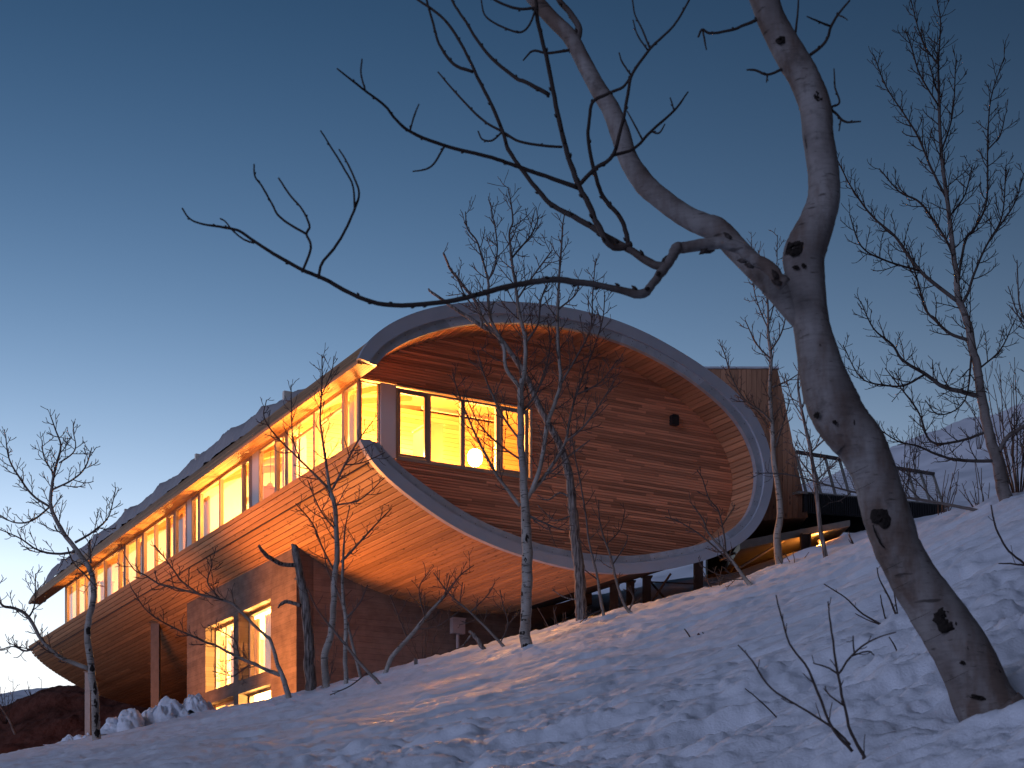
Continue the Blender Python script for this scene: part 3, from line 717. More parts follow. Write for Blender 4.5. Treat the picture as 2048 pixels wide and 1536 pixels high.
# ---- steel columns and braces under the house
def column(a, w, z0, z1, size=.22, mat='steel', name='column'):
    m = MB(); s = size; c = hp(a, w, z0); X = np.array([1., 0, 0]); Yv = np.array([0, 1., 0]); hgt = Z3 * (z1 - z0)
    m.box(c - X * s / 2 - Yv * s / 2, X * s, Yv * .02, hgt); m.box(c - X * s / 2 + Yv * (s / 2 - .02), X * s, Yv * .02, hgt); m.box(c - X * .012 - Yv * (s / 2 - .02), X * .024, Yv * (s - .04), hgt)
    m.box(c - X * s * .7 - Yv * s * .7 + Z3 * (z1 - z0 - .02), X * s * 1.4, Yv * s * 1.4, Z3 * .02)
    return part(m.build(name, M[mat]))
column(18.3, 1.10, 4.2, 8.56, .26); column(28.65, 1.6, 3.4, 8.33, .2, 'railsteel')
column(2.66, 8.09, 5.2, 7.74, .2); column(2.33, 8.85, 5.4, 7.96, .2); column(1.6, 9.9, 5.6, 8.44, .22); column(3.6, 9.2, 5.6, 8.1, .2)
m = MB(); m.bar(hp(2.33, 8.9, 7.9), hp(1.5, 9.9, 6.3), .028, 6); m.bar(hp(1.5, 9.0, 7.9), hp(2.33, 8.0, 6.0), .028, 6); m.bar(hp(2.4, 9.0, 7.85), hp(1.6, 10.0, 7.75), .02, 6); m.bar(hp(1.7, 9.9, 6.6), hp(4.0, 13.0, 9.2), .035, 6)
part(m.build('brace_rod', M['steel']))

# small fittings on the end wall
m = MB(); m.box(hp(REC - .14, 8.56, 11.33), B3 * .20, Z3 * .22, A3 * .14); m.box(hp(REC - .16, 8.58, 11.55), B3 * .16, Z3 * .02, A3 * .15); part(m.build('vent_hood', M['black']))
m = MB(); m.box(hp(REC - .08, 6.14, 11.76), B3 * .07, Z3 * .10, A3 * .08); m.bar(hp(REC - .1, 6.18, 11.79), hp(REC - .05, 6.18, 11.83), .03, 8); part(m.build('camera_fitting', M['black']))
m = MB(); m.box(hp(5.92, 5.25, 6.78), B3 * .36, Z3 * .40, A3 * .17); m.box(hp(5.9, 5.23, 7.16), B3 * .40, Z3 * .03, A3 * .2); m.bar(hp(6.0, 5.43, 5.4), hp(6.0, 5.43, 6.8), .045, 8); part(m.build('meter_box', M['box']))

# ---- snow left on the roof
n_s, n_a = 34, 1100
v = np.zeros((n_s, n_a, 3)); ss = np.linspace(.62, 8.5, n_s); aa = np.linspace(5.4, LEN - .9, n_a)
for i, s in enumerate(ss):
    c = prof(oo, no, LO, s, 0.0); nn = prof(no, no, LO, s, 0)
    edge = 0 if i == 0 else 1
    th = (.10 + .26 * min(1, i / 1.5)) * (1 + .9 * fbm(aa * .8, np.full(n_a, i * .5), 4, 71)) + .16 * np.abs(fbm(aa * 3.2, np.full(n_a, i * .6), 4, 72)) + .06 * fbm(aa * 8, np.full(n_a, i * 1.1), 3, 74, .5)
    th = np.maximum(th, .03) * .62 * edge * np.clip((aa - 5.4) / 2.6, 0, 1) ** .6 * np.clip((LEN - .85 - aa) / .5, .15, 1)
    wob = -.10 * fbm(aa * 1.1, np.full(n_a, 3.0), 4, 73) - .05 * fbm(aa * 5, np.full(n_a, 7.0), 2, 75) if i < 3 else 0 * aa
    dn = np.array([0, 1.0]) if i < 3 else None
    for j in range(n_a):
        q = c + np.array([wob[j], 0]) + (np.array([-.25, .97]) * th[j]) + np.array([0, .012])
        v[i, j] = hp(aa[j], *q)
idx = (np.arange(n_s - 1)[:, None] * n_a + np.arange(n_a - 1)[None]).ravel()
o = mesh_obj('roof_snow', v.reshape(-1, 3), np.stack([idx, idx + n_a, idx + n_a + 1, idx + 1], 1), M['roofsnow'], None, True)
tag(o, 'ragged layer of old snow lying along the house roof', 'snow', kind='stuff')

# ---- boarded tower behind the oval, and its deck and footbridge
tw = tag(empty('entrance_tower', tuple(at(1500, 1040, 41.5))), 'narrow boarded tower with battered side behind the oval end', 'tower')
TL = Vector(tw.location)
def tpart(o, par=tw):
    from mathutils import Matrix
    o.parent = par
    if par is tw: o.matrix_parent_inverse = Matrix.Translation(-TL)
    return o
T0 = at(1370, 739, 41); T1 = at(1556, 738, 41); Bz = at(1540, 1052, 41)[2]; T1b = at(1616, 1034, 41); zt = T1[2]
m = MB(); m.prism([(T0[0], 41.03, Bz), (T1b[0] - .02, 41.03, T1b[2]), (T1[0] - .02, 41.03, zt), (T0[0], 41.03, zt)], [(T0[0], 44, Bz), (T1b[0] - .02, 44, T1b[2]), (T1[0] - .02, 44, zt), (T0[0], 44, zt)])
tcore = tpart(m.build('core', M['tower']))
wfull = T1b[0] - T0[0]; npl = 24
for i in range(npl):
    f0, f1 = i / npl, (i + 1) / npl; j = random.uniform(-.003, .003)
    bx0, bx1 = T0[0] + wfull * f0 + .004, T0[0] + wfull * f1 - .004
    slope = (T1[0] - T1b[0]) / (zt - T1b[2])
    def xr(z): return T1b[0] + (z - T1b[2]) * slope
    zb = Bz + (T1b[2] - Bz) * f0
    q = []
    ztop0 = zt if bx0 <= xr(zt) else T1b[2] + (bx0 - T1b[0]) / slope
    ztop1 = zt if bx1 <= xr(zt) else T1b[2] + (bx1 - T1b[0]) / slope
    q = [(bx0, zb), (bx1, zb), (bx1, max(zb + .02, ztop1)), (bx0, max(zb + .02, ztop0))]
    m = MB(); m.prism([(x, 41.028, z) for x, z in q], [(x, 40.995 + j, z) for x, z in q], 0, [(z, x) for x, z in q], [(z, x) for x, z in q])
    tpart(m.build('plank', M['tower'], uv=True), tcore)
m = MB(); m.box((T0[0], 40.96, zt + .003), (T1[0] - T0[0] + .02, 0, 0), (0, 3.1, 0), (0, 0, .05)); tpart(m.build('coping', M['zinc']))

br = tag(empty('footbridge', tuple(at(1610, 1125, 41))), 'steel footbridge with mesh railing running from the tower to the hillside', 'footbridge')
BL = Vector(br.location)
def bpart(o, par=br):
    from mathutils import Matrix
    o.parent = par
    if par is br: o.matrix_parent_inverse = Matrix.Translation(-BL)
    return o
R0, R1 = at(1614, 986, 41.0), at(1888, 1010, 44.5); R0b, R1b = at(1593, 906, 41.0), at(1868, 950, 44.5)
Dv = R1 - R0; Lb = np.linalg.norm(Dv); Du = Dv / Lb; back = np.array([-Du[1], Du[0], 0]); back /= np.linalg.norm(back)
m = MB(); m.box(R0 - Du * .3 + Z3 * -.02, Du * (Lb + .6), back * 2.0, Z3 * .06); bpart(m.build('deck', M['railsteel']))
m = MB()
for d in (0, 1.85): m.box(R0 - Du * .1 + back * d - Z3 * .50, Du * (Lb + .1), back * .12, Z3 * .47)
bpart(m.build('girder', M['black']))
m = MB()
x = .05
while x < Lb: m.box(R0 + Du * x - back * .03 - Z3 * .5, Du * .035, back * .028, Z3 * .50); x += .075
tag(bpart(m.build('fascia_slats', M['black'])), kind='stuff')
NPST = 11
for k in range(NPST):
    f = k / (NPST - 1); b0 = R0 + Dv * f; t0 = R0b + (R1b - R0b) * f
    for d in (0.0,):
        m = MB(); off = back * d
        m.prism([b0 + off - Du * .03, b0 + off + Du * .03, b0 + off + Du * .03 + back * .05, b0 + off - Du * .03 + back * .05], [t0 + off - Du * .03, t0 + off + Du * .03, t0 + off + Du * .03 + back * .05, t0 + off - Du * .03 + back * .05])
        bpart(m.build('post', M['railsteel']))
for d in (0.0,):
    m = MB(); m.prism([R0b + back * (d - .03), R0b + back * (d + .09), R0b + back * (d + .09) + Z3 * .07, R0b + back * (d - .03) + Z3 * .07], [R1b + back * (d - .03), R1b + back * (d + .09), R1b + back * (d + .09) + Z3 * .07, R1b + back * (d - .03) + Z3 * .07]); bpart(m.build('handrail', M['steel']))
m = MB()
for k in range(1, 14):
    f = k / 14; m.bar(R0 + (R0b - R0) * f + back * .02, R1 + (R1b - R1) * f + back * .02, .0035, 3)
for k in range(90):
    f = k / 90; m.bar(R0 + Dv * f + back * .02, R0b + (R1b - R0b) * f + back * .02, .0035, 3)
tag(bpart(m.build('mesh_infill', M['railsteel'])), kind='stuff')
# deck under the tower, reaching back below the oval, and its column and brace
D0, D1 = at(1480, 1099, 40.2), at(1700, 1052, 41.5)
m = MB(); m.prism([D0, D1, D1 + Z3 * .16, D0 + Z3 * .22], [D0 + np.array([0, 2.8, .05]), D1 + np.array([0, 2.8, .05]), D1 + np.array([0, 2.8, .2]), D0 + np.array([0, 2.8, .2])]); bpart(m.build('landing', M['railsteel']))
m = MB(); q0, q1 = at(1415, 1100, 43.2), at(1600, 1060, 43.2); m.prism([(q0[0], 43.2, 6), (q1[0], 43.2, 6), (q1[0], 43.2, q1[2] + .3), (q0[0], 43.2, q0[2] + .3)], [(q0[0], 43.6, 6), (q1[0], 43.6, 6), (q1[0], 43.6, q1[2] + .3), (q0[0], 43.6, q0[2] + .3)]); bpart(m.build('shade_sheet', M['under']))  # added dark sheet standing in for the deep shade below the house
m = MB(); c = at(1611, 1125, 40.8); zc = at(1611, 1068, 40.8)[2]
for dx_ in (-.13, .09): m.box((c[0] + dx_, 40.7, 7.2), (.04, 0, 0), (0, .24, 0), (0, 0, zc - 7.2))
m.box((c[0] - .09, 40.81, 7.2), (.18, 0, 0), (0, .02, 0), (0, 0, zc - 7.2)); bpart(m.build('column', M['steel']))
m = MB(); m.bar(at(1600, 1062, 41.2), at(1480, 1135, 40.2), .035, 6); m.bar(at(1560, 1062, 42), at(1440, 1120, 41), .03, 6); bpart(m.build('brace_rod', M['railsteel']))

# unseen work lights inferred from the warm glow below the house
def work_light(loc, aim, power, size, label):
    r = tag(empty('work_light', tuple(loc)), label, 'lamp', 'warm lamps below the house')
    tv, tf = tube([(0, 0, -.25), (0, 0, 0)], [.02, .02], 6); mesh_obj('stake', tv, tf, M['black'], r)
    a = np.asarray(aim, float); a /= np.linalg.norm(a)
    tv, tf = tube([-a * .02, a * .05, a * .16], [.05, .09, .10], 12); mesh_obj('housing', tv, tf, M['black'], r)
    area('lamp_and_fill_beam', np.asarray(loc) + a * .2, size, power, tuple(a), WARM); return r
point('landing_lamp_light', at(1640, 1086, 41.2), .06, 90, ORANGE)
work_light(at(1645, 1090, 41.3), (-.35, -.1, 1), 10, .1, 'warm lamp on the snow below the footbridge landing')
def spot(loc, aim, power, cone):
    d = bpy.data.lights.new('lamp_and_fill_beam', 'SPOT'); d.energy = power; d.spot_size = math.radians(cone); d.spot_blend = .9; d.shadow_soft_size = .7; d.color = ORANGE
    o = bpy.data.objects.new('lamp_and_fill_beam', d); COL.objects.link(o); o.location = tuple(loc); o.rotation_euler = Vector(aim).to_track_quat('-Z', 'Y').to_euler()
work_light(hp(9.0, -1.4, 4.15), tuple(hp(4.0, 1.0, 8.5) - hp(9.0, -1.4, 4.15)), 8, .1, 'warm lamp on the ground outside the concrete window wall')
for a_, w_, p_ in ((9.0, -1.6, 800), (8.2, -2.6, 1800), (7.5, -3.4, 1800)): spot(hp(a_, w_, 4.2), hp(2.5, 1.4, 8.8) - hp(a_, w_, 4.2), p_, 125)  # lamp's beam, plus others added without fixtures to soften the shadow edge
spot(hp(11.0, -2.6, 4.3), hp(19.0, .8, 8.8) - hp(11.0, -2.6, 4.3), 1900, 120)  # beam without a fixture, added to warm the far left of the belly

# ------------------------------------------------------------------ trees
TREES = []
class Wood:
    """branches of one tree gathered as tubes with a per-vertex radius"""
    def __init__(s, root): s.v = []; s.f = []; s.r = []; s.n = 0; s.root = np.asarray(root)
    def add(s, pts, rad, k=4, lump=0.0):
        v, f = tube(np.asarray(pts) - s.root, rad, k, lump)
        s.v.append(v); s.f += [tuple(s.n + i for i in q) for q in f]; s.r.append(np.repeat(rad, k)); s.n += len(v)
    def build(s, name, mat, parent):
        if not s.n: return None
        return mesh_obj(name, np.vstack(s.v), s.f, mat, parent, True, None, {'rad': np.concatenate(s.r)})

def snap(pp, curves, Y):
    """distance of the branch already built that passes nearest the start of a new one"""
    best = (1e9, Y)
    for c in curves:
        d = np.hypot(c[:, 0] / c[:, 1] * FPX + CX - pp[0][0], HZ - c[:, 2] / c[:, 1] * FPX - pp[0][1]); i = int(np.argmin(d))
        if d[i] < best[0]: best = (d[i], c[i, 1])
    return best[1]
def trace(pp, Y, drift=0.0, m=5, wob=.3):
    """pixel path [(px, py, width)] at distance Y, its tip drifting in depth, to a smooth 3-D path and radii; missing widths are filled in"""
    w = [p[2] if len(p) > 2 else None for p in pp]
    if w[0] is None: w[0] = 4
    if w[-1] is None: w[-1] = 1.2
    known = [i for i, x in enumerate(w) if x is not None]; w = np.interp(range(len(w)), known, [w[i] for i in known])
    n = len(pp); d = np.linspace(0, 1, n) ** 1.3 * drift
    P = np.array([at(p[0], p[1], Y + d[i]) for i, p in enumerate(pp)]); R = w * (Y + d) / FPX / 2
    q = catmull(np.c_[P, R], m); c, r = q[:, :3], np.maximum(q[:, 3], .0012)
    if wob:
        j = np.cumsum(rng.normal(0, 1, c.shape), axis=0); j -= np.linspace(0, 1, len(c))[:, None] * j[-1]
        c = c + j * (r * wob * .35)[:, None]
    return c, r

UP = np.array([0, 0, 1.0])
def twigs(W_, c, r, per_m, length, rmin, level=1, t0=.15, t1=1.0, up=.55, ang=(35, 65), seg=6, bud=True, droop=0):
    """side shoots along a branch, curving upwards, with shorter shoots on them"""
    s = np.r_[0, np.cumsum(np.linalg.norm(np.diff(c, axis=0), axis=1))]; L = s[-1]
    if L < 1e-3: return
    n = int(per_m * L * (t1 - t0) + random.random())
    T = np.gradient(c, axis=0); T /= np.linalg.norm(T, axis=1)[:, None] + 1e-9
    az = random.uniform(0, 6.28)
    for k in range(n):
        t = (t0 + (t1 - t0) * (k + random.random()) / max(n, 1)) * L
        p = np.array([np.interp(t, s, c[:, i]) for i in range(3)]); d = np.array([np.interp(t, s, T[:, i]) for i in range(3)]); pr = np.interp(t, s, r)
        az += 2.4 + random.uniform(-.5, .5); a = math.radians(random.uniform(*ang))
        e = np.cross(d, UP); e = e / (np.linalg.norm(e) + 1e-6) if np.linalg.norm(e) > .05 else np.array([1., 0, 0]); g = np.cross(d, e)
        dd = d * math.cos(a) + (e * math.cos(az) + g * math.sin(az)) * math.sin(a)
        l = length * random.uniform(.45, 1.15) * (1.0 - .55 * t / L); pts = [p]
        for q in range(seg):
            dd = dd + UP * (up / seg) + rng.normal(0, .09, 3); dd /= np.linalg.norm(dd); pts.append(pts[-1] + dd * l / seg)
        r_s = max(rmin, min(pr * .6, rmin * 1.2 + l * .008)); rr = np.linspace(r_s, rmin, seg + 1)
        if bud: rr[-2] *= 1.15
        pts = np.array(pts); W_.add(pts, rr, 4 if level > 1 else 3)
        if level > 1: twigs(W_, pts, rr, per_m * 1.7, length * .42, rmin * .9, level - 1, .12, 1.0, up, ang, 4, bud)

DENS, FINE = 1.55, .82
def make_tree(name, label, trunk, limbs, group=None, cat='tree', Y=None, mat='bark', per_m=2.2, length=.8, rmin=.006, level=2, trunk_twigs=(.35, 1.0), kt=10, lump=.03, limb_k=6, twig_mult=1.0, up=.6, knots=()):
    if Y is None:
        b = trunk[0]; Y = ground_depth(b[0], b[1] - 2) or ground_depth(b[0], b[1] + 6) or ground_depth(b[0], b[1] + 16) or 27.5
    root = at(trunk[0][0], trunk[0][1], Y); t = tag(empty(name, tuple(root)), label, cat, group)
    c, r = trace(trunk, Y, limbs.get('drift', 0) if isinstance(limbs, dict) else 0)
    foot = c[0] - (c[1] - c[0]) / np.linalg.norm(c[1] - c[0]) * .35; c = np.vstack([foot, c]); r = np.r_[r[0] * 1.08, r]
    w = Wood(root); w.add(c, r, kt, lump); w.build('trunk', M[mat], t)
    for kk, (kx, ky, krx, kry) in enumerate(knots): knot(kx, ky, krx, kry, 0.0, 40 + kk, .004, c, r, root, t)
    curves = [c]; w = Wood(root)
    if trunk_twigs and per_m: twigs(w, c, r, per_m * 1.9 * DENS, length * 1.0, rmin * FINE, level, *trunk_twigs, up=up)
    for i, lb in enumerate(limbs):
        dr = ((i * 37) % 11 / 10 - .5) * .06 * Y * (.4 + .6 * (len(lb) > 3))
        # a limb starts inside the trunk at its own depth
        lc, lr = trace(lb, snap(lb, curves, Y), dr); curves.append(lc); w.add(lc, lr, limb_k, .03)
        if per_m: twigs(w, lc, lr, per_m * 2.1 * DENS * twig_mult, length * .72, rmin * FINE, level, .12, 1.0, up=up)
    w.build('crown', M[mat], t); TREES.append(t); return t

# -- the old aspen in the foreground
YB = ground_depth(1955, 1398) or 6.3
big = tag(empty('aspen_tree', tuple(at(1962, 1405, YB))), 'thick crooked pale aspen leaning across the foreground at right', 'tree')
BR = np.array(big.location)
def bparts(name, pp, Y, drift, k=14, lump=.015, m=6, wob=.03, mat='bigbark'):
    c, r = trace(pp, Y, drift, m, wob); w = Wood(BR); w.add(c, r, k, lump); w.build(name, M[mat], big); return c, r
trunk_px = [(2012, 1480, 175), (1990, 1435, 140), (1970, 1398, 120), (1928, 1300, 112), (1852, 1185, 98), (1808, 1110, 90), (1779, 1035, 94), (1753, 950, 88), (1728, 897, 95), (1696, 852, 100), (1666, 800, 103), (1644, 739, 90), (1622, 652, 72), (1609, 561, 76), (1606, 505, 84), (1628, 448, 72), (1642, 400, 65), (1643, 348, 62), (1633, 286, 61), (1626, 215, 62), (1604, 153, 60), (1578, 107, 60), (1546, 50, 55), (1528, 0, 55), (1500, -80, 52), (1470, -220, 46), (1452, -420, 38)]
tcx, trr = bparts('trunk', trunk_px, YB, -.25, 28, .012, 8)
FG = {}; FGC = [tcx]
def fg(name, pp, y0, drift=0.0, k=8):
    c, r = trace(pp, y0 if name == 'a' else snap(pp, FGC, y0), drift, 5, .3); FGC.append(c); w = Wood(BR); w.add(c, r, k, .06)
    # swollen leaf scars and buds
    s = np.r_[0, np.cumsum(np.linalg.norm(np.diff(c, axis=0), axis=1))]
    x = .02
    while x < s[-1]:
        i = int(np.searchsorted(s, x)) - 1; i = max(0, min(i, len(c) - 2)); d = c[i + 1] - c[i]; d /= np.linalg.norm(d) + 1e-9
        if r[i] < .03:
            sd = np.cross(d, rng.normal(0, 1, 3)); sd /= np.linalg.norm(sd) + 1e-9; p = c[i] + sd * r[i] * .8
            w.add([p, p + (sd * .5 + d * .8) * max(.004, r[i] * .9), p + (sd * .5 + d * .9) * max(.008, r[i] * 1.6)], [r[i] * .45 + .0012, r[i] * .4 + .001, .0008], 5)
        x += random.uniform(.035, .11)
    w.build('limb' if pp[0][2] > 9 else 'branch', M['bigbark'], big); FG[name] = (c, r); return c, r
Y1 = YB - .1
lcx, _ = bparts('limb', [(1624, 668, 36), (1598, 634, 42), (1562, 590, 46), (1530, 555, 46), (1482, 508, 45), (1436, 462, 47), (1409, 450, 44), (1370, 432, 42), (1317, 394, 41), (1287, 366, 42), (1256, 317, 38), (1240, 266, 40), (1220, 215, 36), (1194, 174, 33), (1164, 118, 31), (1138, 72, 30), (1102, 36, 28), (1066, -5, 28), (1010, -70, 26), (960, -180, 22)], Y1, .5, 18, .02); FGC.append(lcx)
fg('a', [(1570, 570, 28), (1532, 537, 26), (1501, 512, 24), (1460, 491, 24), (1420, 489, 24), (1379, 496, 22), (1358, 498, 23), (1348, 517, 20), (1327, 542, 19), (1307, 568, 17), (1281, 591, 18), (1225, 581, 13), (1153, 568, 12.5), (1107, 563, 12), (1055, 570, 11.5), (1004, 580, 11), (950, 594, 10), (893, 606, 9.5), (783, 613, 9), (716, 597, 8.5), (645, 560, 8), (605, 544, 7.5), (557, 518, 7), (508, 485, 6), (481, 465, 5.5), (446, 456, 5), (406, 450, 4), (380, 438, 3.5), (364, 416, 3.5)], YB - .27, -.5, 10)
ya = Y1 - .45
fg('b', [(605, 544, 5.5), (623, 496, 5), (614, 469, 5), (619, 451, 4.5), (605, 420, 4), (579, 389, 4), (557, 356, 3.5)], ya, .1)
fg('b', [(614, 469, 4.5), (561, 436, 4.5), (543, 407, 4), (526, 376, 4), (510, 354, 3.5), (508, 328, 3)], ya, -.1)
fg('b', [(637, 557, 6), (643, 527, 5.5), (667, 496, 5.5), (690, 460, 5), (710, 416, 5), (718, 389, 4.5), (712, 363, 4), (694, 323, 3.5), (678, 299, 3)], ya, .15)
fg('b', [(709, 416, 4.5), (705, 372, 4), (685, 332, 4), (659, 288, 3.5), (641, 261, 3)], ya, -.1)
fg('b', [(508, 486, 4), (486, 478, 3.5), (468, 463, 3.5), (451, 443, 3), (440, 437, 3)], ya, 0)
fg('c', [(1330, 532, 17), (1307, 532, 16), (1266, 504, 14), (1230, 481, 13), (1169, 445, 11), (1107, 412, 9.5), (1077, 384, 9), (1041, 338, 8), (1015, 297, 8), (1005, 262, 7.5), (982, 208, 7), (955, 155, 6.5), (937, 119, 6), (911, 71, 5.5), (880, 31, 5), (836, 0, 4.5), (800, -30, 4)], Y1 - .1, .3)
fg('b', [(946, 144, 6), (906, 128, 6), (878, 88, 5.5), (867, 49, 5), (853, 0, 4.5), (845, -40, 4)], Y1 + .15, .1)
fg('b', [(1008, 266, 5), (964, 239, 4.5), (911, 186, 4), (876, 144, 3)], Y1 + .1, .1)
fg('b', [(1008, 266, 5.5), (1039, 283, 5), (1092, 292, 5), (1125, 294, 5)], Y1 + .1, 0)
fg('b', [(1003, 265, 4), (985, 280, 4), (965, 278, 3.5), (956, 262, 3)], Y1 + .1, 0)
fg('d', [(1262, 488, 12), (1235, 497, 12), (1214, 486, 12), (1194, 445, 12), (1179, 409, 11.5), (1158, 373, 11), (1138, 322, 10.5), (1128, 286, 10), (1112, 220, 9.5), (1100, 153, 9), (1089, 102, 8.5), (1074, 41, 8), (1071, 0, 7.5), (1060, -60, 7)], Y1 - .05, -.3)
fg('d', [(1158, 370, 9), (1189, 338, 8.5), (1225, 309, 8), (1245, 240, 7), (1256, 189, 6.5), (1266, 148, 6), (1302, 97, 5.5), (1348, 51, 4.5), (1378, 0, 4), (1390, -40, 3.5)], Y1 - .15, -.2)
fg('b', [(1222, 311, 7), (1266, 297, 6), (1302, 261, 5.5), (1348, 220, 4.5), (1376, 184, 3)], Y1 - .2, .1)
fg('b', [(1348, 220, 3.5), (1343, 205, 3), (1340, 195, 2.5)], Y1 - .15, 0); fg('b', [(1300, 262, 4), (1318, 266, 3.5), (1330, 248, 2.5)], Y1 - .15, 0); fg('b', [(1285, 280, 4), (1270, 250, 3.5), (1254, 222, 2.5)], Y1 - .15, 0)
fg('b', [(1300, 97, 4), (1285, 60, 3.5), (1270, 30, 3), (1265, 0, 3)], Y1 - .3, 0); fg('b', [(1295, 100, 3.5), (1275, 70, 3), (1266, 40, 2.5)], Y1 - .3, 0); fg('b', [(1262, 150, 4), (1245, 125, 3.5), (1238, 105, 2.5)], Y1 - .3, 0)
fg('c', [(1156, 376, 9), (1092, 353, 8), (1030, 332, 7.5), (982, 316, 7), (889, 292, 6.5), (822, 265, 6), (791, 239, 5.5), (769, 212, 5), (734, 186, 4.5), (707, 164, 4), (674, 137, 3)], Y1 - .1, -.4)
fg('b', [(730, 180, 4), (722, 146, 3.5), (724, 118, 3)], Y1 - .45, 0); fg('b', [(820, 263, 4), (829, 230, 3.5), (838, 208, 2.5)], Y1 - .35, 0); fg('b', [(889, 292, 4.5), (871, 323, 4), (853, 338, 3.5), (825, 343, 2.5)], Y1 - .3, 0)
fg('c', [(1098, 190, 8), (1051, 166, 7.5), (1030, 155, 7), (982, 115, 6.5), (951, 75, 6), (933, 44, 5.5), (906, 4, 5), (890, -40, 4.5)], Y1 - .25, .2)
fg('c', [(1256, 488, 10), (1251, 460, 9.5), (1240, 435, 9), (1205, 394, 8.5), (1189, 348, 8), (1176, 286, 7.5), (1177, 245, 7), (1184, 205, 7), (1215, 187, 6), (1245, 174, 5.5), (1262, 152, 5)], Y1 - .1, -.1)
fg('c', [(1148, 100, 14), (1158, 61, 13), (1138, 25, 12), (1112, -10, 11), (1090, -60, 9)], Y1 + .35, .1)
fg('b', [(1150, 96, 6), (1138, 100, 6), (1097, 107, 5), (1066, 102, 4.5), (1046, 121, 3)], Y1 + .3, 0)
fg('b', [(1074, 15, 6), (1040, 18, 5.5), (1000, 5, 5), (960, -20, 4)], Y1 - .3, 0); fg('b', [(1072, 15, 4.5), (1064, 40, 4.5), (1051, 60, 4), (1030, 64, 4), (990, 46, 3.5), (969, 28, 3.5), (962, -4, 3)], Y1 - .3, 0)
yt = YB - .2
fg('b', [(1520, 36, 7), (1490, 50, 6), (1461, 61, 5.5), (1420, 67, 5), (1404, 60, 5), (1396, 74, 3.5)], yt, 0); fg('b', [(1406, 62, 4), (1410, 85, 3.5), (1413, 100, 2.5)], yt, 0)
fg('b', [(1570, 135, 6), (1535, 149, 5), (1510, 140, 4.5), (1493, 140, 3)], yt, 0); fg('b', [(1535, 149, 4), (1533, 165, 2.5)], yt, 0)
fg('b', [(1610, 118, 7), (1650, 85, 6), (1662, 55, 5.5), (1676, 30, 5), (1700, 0, 3.5)], yt, -.1); fg('b', [(1660, 52, 4.5), (1640, 45, 4), (1614, 33, 2.5)], yt, -.1); fg('b', [(1676, 30, 3), (1686, 34, 2.5), (1695, 40, 2)], yt, -.1)
fg('b', [(1655, 212, 6), (1672, 226, 5), (1690, 243, 4.5), (1722, 243, 3)], yt, 0); fg('b', [(1662, 214, 4.5), (1678, 205, 4), (1670, 175, 3.5), (1668, 137, 2.5)], yt, 0); fg('b', [(1682, 238, 3.5), (1678, 262, 2.5)], yt, 0)
fg('b', [(1590, 72, 5), (1595, 30, 4), (1597, -8, 3)], yt, 0)
# scars, burl and the split along its foot
def on_trunk(px, py, tcx=tcx, trr=trr):
    """distance of the trunk's surface where a pixel meets it, and how far out from its middle that is"""
    cp = np.c_[tcx[:, 0] / tcx[:, 1] * FPX + CX, HZ - tcx[:, 2] / tcx[:, 1] * FPX]
    i = int(np.argmin(np.hypot(cp[:, 0] - px, cp[:, 1] - py))); i = max(1, min(i, len(cp) - 2))
    t = cp[i + 1] - cp[i - 1]; t /= np.hypot(*t); d = abs((px - cp[i, 0]) * -t[1] + (py - cp[i, 1]) * t[0]) * tcx[i, 1] / FPX
    r = trr[i]; return tcx[i, 1] - math.sqrt(max(r * r - d * d, (r * .2) ** 2)), d / r, cp[i]
def knot(px, py, rx, ry, rot, seed, h=.006, tc=tcx, tr=trr, root=BR, parent=big):
    """a rough dark scar lying in the curve of the trunk"""
    n, rings = 26, 7; v = []; f = []; cr, sr = math.cos(rot), math.sin(rot)
    nz = lambda x, y, s: float(vnoise(np.array([x]), np.array([y]), s)[0])
    for i in range(rings + 1):
        q = i / rings
        for j in range(n):
            th = j / n * 2 * math.pi; rr = q * (1 + .55 * nz(math.cos(th) * 1.8 + seed * 3.1, math.sin(th) * 1.8, seed) + .3 * nz(math.cos(th) * 5 + seed, math.sin(th) * 5, seed + 3))
            x, y = math.cos(th) * rr * rx, math.sin(th) * rr * ry; X, Yp = px + x * cr - y * sr, py + x * sr + y * cr
            D, e, cc = on_trunk(X, Yp, tc, tr)
            if e > .9: X = cc[0] + (X - cc[0]) * .9 / e; Yp = cc[1] + (Yp - cc[1]) * .9 / e; D, e, cc = on_trunk(X, Yp, tc, tr)
            hh = h * (1 - q ** 4) * (.5 + 1.6 * nz(x * .35 + seed, y * .35, seed)) - .004 * q ** 6
            if q < .4: hh -= h * 1.2 * (1 - q / .4)
            v.append(at(X, Yp, D - hh) - root)
    for i in range(rings):
        for j in range(n): f.append((i * n + j, i * n + (j + 1) % n, (i + 1) * n + (j + 1) % n, (i + 1) * n + j))
    mesh_obj('knot', v, f, M['scar'], parent, True)
for k_ in [(1763, 1036, 22, 20, .2, 1, .012), (1898, 1237, 33, 28, .3, 2, .016), (1585, 496, 25, 15, -.5, 3, .012), (1641, 190, 14, 15, .3, 4, .010), (1606, 284, 6, 17, 0, 5), (1563, 79, 10, 9, 0, 6), (1592, 534, 7, 4, 0, 7), (1607, 531, 5, 4, 0, 8), (1822, 998, 6, 6, 0, 10), (1791, 1003, 4, 3, 0, 11), (1669, 845, 5, 5, 0, 12), (1633, 830, 6, 7, 0, 13), (1649, 603, 3.5, 3.5, 0, 14), (1945, 1300, 14, 5, .5, 15), (1925, 1325, 6, 4, .2, 16), (1903, 1178, 7, 4, .6, 17), (1878, 1172, 4, 3, 0, 18), (1640, 690, 3, 3, 0, 19), (1955, 1395, 16, 5, .2, 20)]: knot(*k_)
